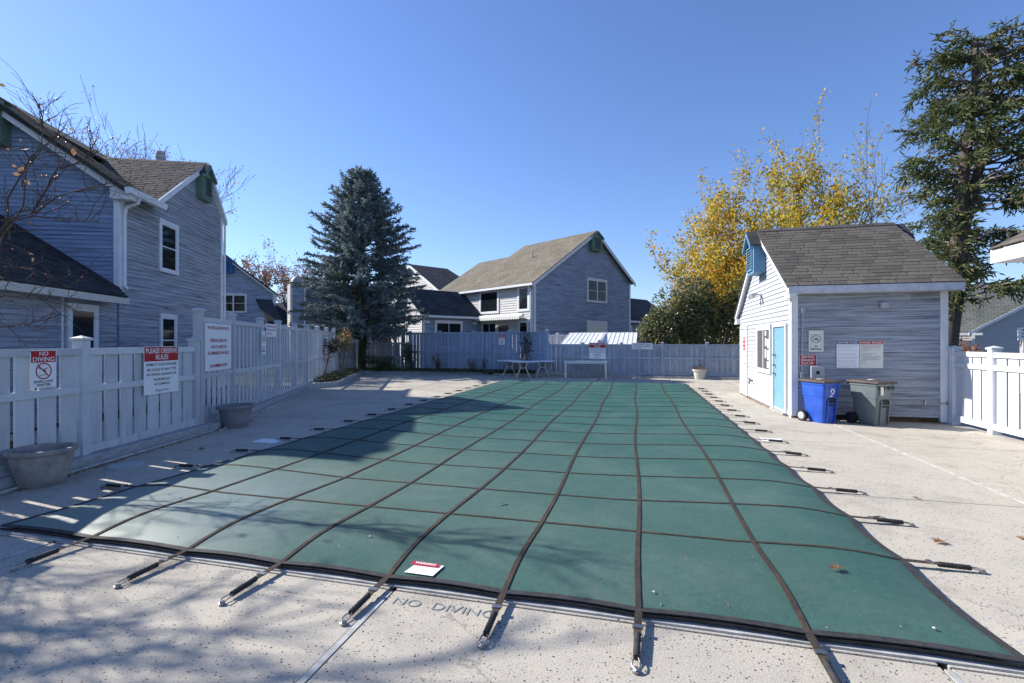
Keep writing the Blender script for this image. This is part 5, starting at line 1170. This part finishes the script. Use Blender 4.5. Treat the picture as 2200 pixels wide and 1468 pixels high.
# ---------------- big conifer on the right
def big_conifer():
    p = W2(13.35, 14.6); th = thing('tall_spruce', 'towering dark conifer with leaning trunk behind the pool house', 'tree', (p.x, p.y, 0)); b = Vector((p.x, p.y, 0)); rt = Vector((cy, sy, 0)); fw = Vector((-sy, cy, 0))
    def ax(z, w=0): return b + rt * (.06 * z + .10 * math.sin(z * .8 + w)) + Vector((0, 0, z)) + rt * (.55 * w * max(0, min(1, (z - 3.6) / 4))) + fw * .1 * w
    tr = MB()
    tr.tube([ax(z) - rt * (.35 if z < 2 else .35 * max(0, 1 - (z - 2) / 2.5)) for z in np.linspace(-.1, 10.8, 18)], list(np.linspace(.30, .06, 18)), 12); tr.tube([ax(z, 1) for z in np.linspace(3.2, 10.6, 12)], list(np.linspace(.2, .05, 12)), 9); tr.build('trunk', M['bark'], th, smooth=True)
    br = MB(); B, D, L, Wd = [], [], [], []
    N_ = 225
    for i in range(N_):
        f = (i + random.random()) / N_; z = 2.6 + 8.2 * f; a = random.uniform(0, 6.283); c_, s_ = math.cos(a), math.sin(a)
        rmax = (1.62 if z < 10 else 1.62 - .6 * (z - 10)) * random.choice((.55, .8, .95, 1.0, 1.12)) * random.uniform(.85, 1.1)
        right = c_ > 0
        if right: rmax *= 1.6
        elif 3.3 < z < 6.6: rmax *= .38 * (1 if z > 4.8 else .8)        # the bare stretch of trunk seen on the left side
        elif z <= 3.3: rmax *= .35
        if z < 5 and s_ < -.2: rmax *= .8
        if rmax < .3: rmax = .3
        o0 = ax(z, random.choice((0, 1)) if z > 4 else 0); dh = (rt * c_ + fw * s_); n = 7; pts = []
        for k in range(n + 1):
            t = k / n; pts.append(o0 + dh * rmax * t + Vector((0, 0, rmax * (.30 * t - .22 * t * t + random.uniform(-.06, .10) * t))) + rv(.03 * rmax))
        br.tube(pts, [max(.007, (.012 + rmax * .012) * (1 - t / (n + .5))) for t in range(n + 1)], 4, False)
        nt = int(20 * (rmax + .1))
        for j in range(nt):
            t = random.uniform(.30, 1) ** .8; kk = min(n - 1, int(t * n)); b0 = pts[kk].lerp(pts[kk + 1], t * n - kk); axd = (pts[kk + 1] - pts[kk]).normalized(); side = axd.cross(Vector((0, 0, 1))).normalized() * random.choice((-1, 1))
            ll = .27 * random.uniform(.6, 1.6); dd = (axd * random.uniform(.2, .9) + side * random.uniform(.2, 1) + Vector((0, 0, random.uniform(-.9, .2)))).normalized()
            for q in range(4):
                bb = b0 + dd * ll * q / 4 * 1.2; d2 = (dd + rv(.5)).normalized() if q else dd
                B.append(bb); D.append(d2); L.append(ll * random.uniform(.4, .7)); Wd.append(.022 * random.uniform(.7, 1.3))
    br.build('limbs', M['bark_grey'], th)
    blades('crown', np.array([tuple(x) for x in B]), np.array([tuple(x) for x in D]), np.array(L), np.array(Wd), M['needles_green'], th)
big_conifer()
# ---------------- yellow maple
def scatter(fine, n, sp, keep=None):
    P = []
    while len(P) < n:
        p = random.choice(fine) + rv(sp)
        if keep is None or keep(p): P.append(tuple(p))
    return P
def maple():
    p = W2(15.6, 27.5); th = thing('autumn_maple', 'broad maple in yellow and orange autumn leaf behind the pool house', 'tree', (p.x, p.y, 0)); rt = Vector((cy, sy, 0)); fw = Vector((-sy, cy, 0)); b = Vector((p.x, p.y, 0)); t = Tree()
    trunk = [b, b + Vector((0, 0, 1.5)), b + Vector((0, 0, 2.6)) - rt * .1]; t.mb.tube(trunk, [.36, .30, .27], 10)
    limbs = [(-1.2, .15, 1.0, 3.6), (-1.5, -.4, .55, 3.4), (-.55, .3, 1.25, 4.0), (.0, -.3, 1.4, 4.3), (.55, .2, 1.2, 4.6), (.85, -.2, .95, 4.4), (1.3, .3, .6, 3.4), (1.0, .0, 1.15, 5.0), (.55, .1, 1.7, 5.0), (1.2, -.4, .8, 4.2), (-1.0, -.7, .3, 3.0), (1.0, .8, .5, 3.0), (-1.35, .5, .05, 3.0), (-1.4, -.6, .2, 3.2), (-1.2, .9, .35, 3.3), (-.9, -1.1, .45, 3.2), (-1.5, .1, .3, 3.4), (-.3, -1.0, .8, 3.2), (-1.1, -.2, 1.5, 3.8)]
    for (x, y, z, L) in limbs: t.limb(trunk[random.choice((1, 2))] + Vector((0, 0, random.uniform(0, .4))), rt * x + fw * y + Vector((0, 0, z)), L * 1.08, .15, 4, 3, .20, .13, .68, .62, .009)
    t.mb.build('trunk', M['bark'], th)
    def loc(q): v = q - b; return v.dot(rt), v.z
    fine = t.fine
    print('maple fine', len(fine), 'x', min(loc(q)[0] for q in fine), max(loc(q)[0] for q in fine), 'z', max(q.z for q in fine))
    def dens(q):
        x, z = loc(q); k = 1.0
        if z > 9: k *= max(.40, 1 - (z - 9) / 6.0)
        if x > 1: k *= max(.55, 1 - (x - 1) / 6.0)
        if x < -4.2: k *= .6
        if x > 4: k *= .35
        return random.random() < k
    yl = scatter(fine, 36000, .17, dens); orr = scatter([q for q in fine if loc(q)[0] < -1.8], 2900, .28, lambda q: dens(q) and (loc(q)[0] < -3.2 or loc(q)[1] < 5.5))
    leaves('crown', yl, .155, M['maple_yellow'], th, .8); leaves('crown', orr, .15, M['maple_orange'], th, .8)
maple()
# ---------------- laurels, bushes
def bush(name, label, l, d, rx, ry, z0, z1, n, size, m, stems=8, aspect=.45, cat='shrub', lobes=7, stem_m='bark', wisp=0.):
    p = W2(l, d); th = thing(name, label, cat, (p.x, p.y, 0)); b = Vector((p.x, p.y, 0)); rt = Vector((cy, sy, 0)); fw = Vector((-sy, cy, 0)); P = []; s = MB(); cs = []
    for i in range(lobes):
        cs.append((random.uniform(-.62, .62), random.uniform(-.5, .5), random.uniform(.25, .82), random.uniform(.28, .5)))
    for i in range(n):
        cx_, cy_, cz_, r_ = random.choice(cs); v = rv(1).normalized() * r_ * (random.random() ** .35 + (random.random() < wisp) * .5)
        x, y, z = cx_ + v.x, cy_ + v.y, cz_ + v.z * .8
        z = max(.02, min(1.1, z)); P.append(tuple(b + rt * x * rx + fw * y * ry + Vector((0, 0, z0 + z * (z1 - z0)))))
    for i in range(stems):
        cx_, cy_, cz_, r_ = cs[i % lobes]; e = b + rt * cx_ * rx + fw * cy_ * ry + Vector((0, 0, z0 + (cz_ + r_ * .5) * (z1 - z0))); st_ = b + rt * random.uniform(-.1, .1) * rx + Vector((0, 0, .05))
        mid = st_.lerp(e, .45) + rv(.06 * rx) + Vector((0, 0, .05)); s.tube([st_, mid, e], [.03 * rx ** .5, .02 * rx ** .5, .006], 5, False)
        for q in range(6): a_ = mid.lerp(e, random.random()); s.tube([a_, a_ + rv(.22 * min(rx, 1.2))], [.008, .003], 3, False)
    s.build('stems', M[stem_m], th); leaves('foliage', P, size, M[m], th, aspect); return th
bush('laurel_bush', 'large dark laurel bush right of the centre house', 7.75, 23.6, 1.9, 1.2, .3, 4.25, 10500, .17, 'laurel_leaf', 9, .42, lobes=10)
bush('laurel_bush', 'broad dark laurel bush close to the left of the pool house', 9.9, 23.4, 2.0, 1.2, .3, 4.30, 11000, .17, 'laurel_leaf', 9, .42, lobes=11)
bush('rhododendron', 'leggy dark leaved bush with pinkish top beside the tall left fence', -7.55, 19.4, .62, .5, .85, 1.95, 700, .12, 'dark_leaf', 11, .42, lobes=7, stem_m='bark_grey', wisp=.2)
bush('berry_bush', 'green and pink leaved upright bush crossing the dark bush', -7.15, 20.2, .62, .5, 1.0, 2.12, 800, .09, 'pink_green_leaf', 8, .5, lobes=7, stem_m='bark_grey', wisp=.3)
bush('leafy_sapling', 'thin leafy sapling against the far blue fence above the round tables', .55, 23.05, .5, .25, .7, 2.12, 330, .10, 'dark_leaf', 6, .5, lobes=8, stem_m='bark_grey', wisp=.5)
bush('small_round_shrub', 'small brown green shrub by the tall far fence', -3.80, 24.5, .32, .3, .1, .98, 520, .06, 'pink_green_leaf', 10, .5, lobes=5, wisp=.2)
bush('low_juniper', 'low spreading juniper beneath the blue spruce', -6.9, 24.6, 1.1, .5, .1, .85, 2600, .09, 'ivy_leaf', 8, .3, lobes=9)
bush('trailing_shrub', 'trailing climber at the left end of the tall far fence', -5.15, 25.0, .75, .4, .15, 1.5, 700, .085, 'ivy_leaf', 9, .5, lobes=8, wisp=.6)
bush('small_weed_shrub', 'sparse bare twigged weed by the far fence', -2.0, 24.1, .3, .2, .1, .75, 60, .06, 'ivy_leaf', 10, .5, lobes=6, wisp=.5, stem_m='twig_tan')
bush('small_weed_shrub', 'narrow green weed left of the round tables', -1.35, 23.9, .16, .15, .1, .85, 110, .07, 'ivy_leaf', 5, .4, lobes=5, wisp=.3)
bush('reddish_shrub', 'reddish shrub showing beyond the right white fence', 15.6, 16.2, .7, .6, .4, 1.75, 700, .1, 'rusty_leaf', 8, .5, lobes=7, wisp=.2)
bush('ivy_clump', 'green ivy clump clothing the foot of the spruce trunk', -7.6, 24.7, .30, .22, .1, 2.6, 900, .08, 'ivy_leaf', 6, .6, lobes=8)
bush('orange_shrub', 'small orange leaved shrub behind the low fence at the spruce', -7.2, 26.8, .8, .5, .7, 2.3, 700, .1, 'rusty_leaf', 7, .6, lobes=6, wisp=.4)
# dead stems in the left bed and ground cover
tw = MB()
for i in range(150):
    t = random.random(); l = -6.75 - 1.0 * t + random.uniform(-.5, .35); d = 18.0 + 5.6 * t + random.uniform(-.4, .4); p = W2(l, d); o_ = V3(p, .1)
    dr = Vector((random.uniform(-1, 1), random.uniform(-1, 1), random.uniform(.3, 1.2))).normalized(); L_ = random.uniform(.3, .8); tw.tube([o_, o_ + dr * L_ * .5, o_ + dr * L_ + Vector((0, 0, -.15))], [.008, .006, .003], 3, False)
o = tw.build('dead_stems', M['twig_tan'], origin=(0, 0, 0)); o['kind'] = 'stuff'; o['label'] = 'tangle of dry tan stems in the left planting bed'
gc = []
for i in range(7000):
    t = random.random()
    if random.random() < .72: l = -8.0 + 9.2 * t; d = 24.95 - .165 * (l + 8) + random.uniform(-.45, .55) + (-.35 if l > -1.3 else 0); c_ = random.random() * .14
    else: l = -6.9 - 1.0 * t + random.uniform(-.45, .4); d = 17.4 + 6.6 * t; c_ = random.random() * .2
    p = W2(l, d); gc.append((p.x, p.y, .12 + c_))
o = leaves('ground_cover', gc, .075, M['ivy_leaf'], None, .7, kind='stuff'); o['label'] = 'low ivy and weeds filling the planting beds'

# ---------------- distant bare trees
def bare_tree(name, label, l, d, H, spread, leaf=None, nleaf=0, lsize=.12, r=.16, depth=4, z_trunk=None):
    p = W2(l, d); th = thing(name, label, 'tree', (p.x, p.y, 0)); b = Vector((p.x, p.y, 0)); t = Tree(); zt = z_trunk or H * .3
    t.mb.tube([b, b + Vector((0, 0, zt * .5)) + rv(.06), b + Vector((0, 0, zt))], [r, r * .85, r * .75], 8)
    for i in range(7):
        a = i * .9 + random.uniform(-.3, .3); e = random.uniform(.35, 1.0) if i else 0
        t.limb(b + Vector((0, 0, zt * random.uniform(.75, 1.))), Vector((math.cos(a) * e * spread, math.sin(a) * e * spread, 1.0)), H * .30 * random.uniform(.8, 1.15), r * .45, depth, 3, .2, .14, .66, .6, .010)
    t.mb.build('trunk', M['bark_grey'], th)
    if leaf: leaves('crown', scatter(t.fine, nleaf, .2), lsize, M[leaf], th, .7)
for (l, d, H, lb) in ((-24.4, 27.5, 14.6, 'leftmost bare tree rising over the left house roof'), (-22.6, 28.5, 14.8, 'middle bare tree with tan leaves over the left house roof'), (-20.8, 27.0, 13.8, 'rightmost bare tree with tan leaves left of the roof flue')):
    bare_tree('bare_tree', lb, l, d, H, .42, 'dry_leaf', 1300, .12, .14)
for (l, d, H, n_, lb) in ((-31, 58, 13.6, 1900, 'rust leaved tree just right of the far blue vent'), (-28, 60, 12.2, 2200, 'rust leaved oak left of the clapboard chimney'), (-25.0, 62, 12.0, 2000, 'rust leaved oak directly behind the clapboard chimney'), (-21.0, 56, 11.2, 60, 'bare grey tree between chimney and blue spruce'), (-17.5, 60, 9.5, 900, 'rust leaved tree peeping out behind the blue spruce')):
    bare_tree('oak_tree', lb, l, d, H, .8, 'rusty_leaf', n_, .24, .22)

# ---------------- crab apple left, its branches reach into the frame and shade the deck
def crab():
    th0 = W2(-7.15, 5.4); th = thing('crab_apple_tree', 'bare crab apple whose twiggy branches enter at the upper left', 'tree', (th0.x, th0.y, 0)); t = Tree()
    def Pz(l, d, z): return V3(W2(l, d), z)
    trunk = [Pz(-7.15, 5.4, 0), Pz(-7.05, 5.4, .9), Pz(-7.0, 5.35, 1.5)]; t.mb.tube(trunk, [.16, .13, .12], 9)
    # limbs in plan coordinates, z up: those that show at the upper left
    vis = [[(-7.0, 5.35, 1.5), (-6.1, 5.6, 2.2), (-5.95, 5.65, 2.8), (-5.75, 5.65, 3.2), (-5.72, 5.65, 3.6), (-5.55, 5.65, 3.85), (-5.45, 5.6, 4.15), (-5.5, 5.6, 4.4)],
           [(-6.1, 5.6, 2.25), (-5.95, 5.6, 3.0), (-5.6, 5.62, 3.15), (-5.25, 5.6, 3.3), (-4.95, 5.6, 3.38), (-4.66, 5.55, 3.4)],
           [(-6.2, 5.6, 2.5), (-5.85, 5.6, 3.04), (-5.5, 5.6, 3.05), (-5.15, 5.6, 3.0), (-4.75, 5.55, 2.98)],
           [(-5.6, 5.62, 3.1), (-5.42, 5.6, 3.35), (-5.25, 5.6, 3.6), (-5.0, 5.6, 3.7), (-4.85, 5.6, 3.85)],
           [(-7.0, 5.35, 1.4), (-6.3, 5.45, 1.9), (-5.8, 5.5, 2.15), (-5.4, 5.5, 2.1), (-5.0, 5.5, 2.0)],
           [(-6.2, 5.5, 1.95), (-5.8, 5.5, 2.5), (-5.45, 5.5, 2.45), (-5.05, 5.5, 2.2)],
           [(-6.4, 5.5, 1.8), (-5.9, 5.5, 1.75), (-5.5, 5.5, 1.8), (-5.2, 5.5, 1.95)],
           [(-5.95, 5.65, 2.8), (-5.9, 5.65, 3.3), (-5.6, 5.62, 3.75), (-5.15, 5.6, 4.1)]]
    for v in vis:
        pts = [Pz(*q) for q in v]; n = len(pts)
        t.mb.tube([p + rv(.015) for p in pts], [.013 * (1 - .7 * i / (n - 1)) for i in range(n)], 5)
        for i in range(1, n):
            for k in range(4):
                b0 = pts[i - 1].lerp(pts[i], random.random()); t.limb(b0, (pts[i] - pts[i - 1]).normalized() + rv(.8) + Vector((.15, 0, .15)), random.uniform(.15, .42), .006, 1, 3, .35, .1, .6, .9, .0025)
    # rest of the crown, outside the frame
    for (x, y, z, L, r_) in ((-.9, -.9, .9, .9, .035), (-.9, .1, 1.0, .8, .03), (-.8, -1.3, .6, .9, .03), (-1.1, -.3, 1.6, .7, .03), (.15, -1.3, .9, 1.15, .055), (.35, -1.1, 1.1, 1.1, .05), (-.2, -1.2, 1.2, 1.1, .05)):
        t.limb(trunk[2], V3(W2(x, y), z), L, r_, 4, 3, .28, .06, .68, .8, .005)
    t.mb.build('trunk', M['bark'], th)
    bp = [p + rv(.03) for p in random.sample(t.fine, 60)]; mbb = MB()
    for p in bp: mbb.lathe(p, [(.004, -.011), (.011, 0), (.004, .011)], 6)
    mbb.build('berries', M['berry'], th, kind='stuff'); leaves('leaves', scatter(t.fine[:600], 26, .03), .075, M['dry_leaf'], th, .6)
crab()
# big bare street tree off to the left, its limbs throw the broad soft shadows over the near deck
def shade_tree():
    p = W2(-9.9, 5.9); th = thing('shade_tree', 'tall bare tree left of the frame that shades the near deck', 'tree', (p.x, p.y, 0)); t = Tree(); b = V3(p)
    t.mb.tube([b, b + Vector((0, 0, 1.5)), b + Vector((.1, 0, 3.0))], [.22, .19, .17], 10)
    for (x, y, z, L, r_) in ((.3, -.8, .9, 2.1, .12), (.3, -1.0, .8, 2.3, .11), (.2, -.5, 1.4, 2.5, .11), (-.6, .1, 1.2, 2.2, .10), (-.1, -.8, 1.1, 2.3, .11), (-.3, -1.1, .9, 2.3, .10)):
        t.limb(b + Vector((.1, 0, random.uniform(2.4, 3.0))), V3(W2(x, y), z), L, r_, 3, 3, .26, .05, .70, .75, .013)
    t.mb.build('trunk', M['bark'], th)
shade_tree()

# ================================================================ LITTER
def oak_leaf(x, y, z, s, rot, m, label):
    mb = MB(); out = []
    lob = [(0, -.6), (.12, -.35), (.38, -.32), (.2, -.1), (.5, .05), (.2, .15), (.34, .45), (.1, .36), (0, .62)]
    pts = lob + [(-a, b) for a, b in lob[::-1][1:-1]]
    c, sn = math.cos(rot), math.sin(rot)
    P = [Vector((x + (a * c - b * sn) * s, y + (a * sn + b * c) * s, z + .012 + abs(a) * s * .45 + .004 * random.random())) for a, b in pts]
    ctr = Vector((x, y, z + .008)); n = len(P)
    mb.add([ctr] + P, [(0, i + 1, (i + 1) % n + 1) for i in range(n)]); mb.tube([P[0], P[0] + Vector((sn * s * .4, -c * s * .4, -.004))], .0015, 3)
    tag(mb.build('fallen_leaf', M[m], origin=(x, y, z)), label, 'leaf', 'fallen leaves on the deck and cover')
def gp_(u, v, z=0): dd = 1036 * (1.6 - z) / (v - 735); return W2((u - 1100) / 1036. * dd, dd)
for (u, v, s, z, lb) in ((1797, 1257, .085, .05, 'curled tan oak leaf on the green cover near the front right'), (2018, 1167, .10, 0, 'reddish leaf on the sunlit deck beside the second right spring'), (432, 966, .09, 0, 'brown leaf on the shaded deck before the ribbed pot'), (1370, 1372, .05, 0, 'tiny brown leaf near the middle front anchor'), (2195, 1160, .07, 0, 'brown leaf at the right edge of the sunlit deck'),
                         (1967, 1072, .05, 0, 'small leaf by the third spring on the right'), (540, 905, .07, 0, 'brown leaf just behind the ribbed pot'), (250, 1075, .06, 0, 'small leaf at the left edge of the cover')):
    p = gp_(u, v); zz = cz(p.x, p.y) + .006 if (X0 < p.x < X1 and Y0 < p.y < Y1) else 0; oak_leaf(p.x, p.y, zz, s, random.uniform(0, 6), 'dry_leaf', lb)
for (u, v, lb) in ((1405, 1298, 'white pebble on the cover right of the middle strap'), (795, 1181, 'pale chip on the cover above the warning label'), (386, 1088, 'small pale nut on the cover at the left'), (2007, 1380, 'small tan nut near the front right corner of the cover')):
    p = gp_(u, v); zz = cz(p.x, p.y) + .006; o = MB().lathe((p.x, p.y, zz), [(.004, 0), (.009, .004), (.005, .009)], 8).build('pebble', M['pot_pale'], origin=(p.x, p.y, zz), smooth=True); tag(o, lb, 'pebble', 'small debris on the cover')
p = gp_(1080, 1100); o = MB().tube([(p.x - .02, p.y - .04, .055), (p.x, p.y, .062), (p.x + .04, p.y + .05, .06)], .004, 5).build('twig', M['bark'], origin=(p.x, p.y, .05)); tag(o, 'short curved twig lying on the middle of the cover', 'twig')
gr_ = []
for i in range(1500):
    if random.random() < .5: t = random.random(); l = -5.45 + random.uniform(0, .2); d = 3.3 + 5.2 * t
    elif random.random() < .5: l = 3.0; p = (3.2 - random.uniform(0, .1), 11.4 + 5 * random.random()); gr_.append((p[0], p[1], .006)); continue
    else: p = (3.3 + 2.6 * random.random(), 11.28 - random.uniform(0, .08)); gr_.append((p[0], p[1], .006)); continue
    p = W2(l, d); gr_.append((p.x, p.y, .006))
o = leaves('leaf_litter', gr_, .036, M['dry_leaf'], None, .5, 3, kind='stuff'); o['label'] = 'crumbs of dry leaf along the foot of fence and wall'
fl_ = []
for i in range(420):
    x = X0 + (X1 - X0) * random.random(); y = Y0 + (Y1 - Y0) * random.random() ** 1.6; fl_.append((x, y, cz(x, y) + .006))
o = leaves('cover_debris', fl_, .017, M['dry_leaf'], None, .35, 3, kind='stuff'); o['label'] = 'tiny tan leaf flecks and grit scattered over the green cover'
flush_texts()
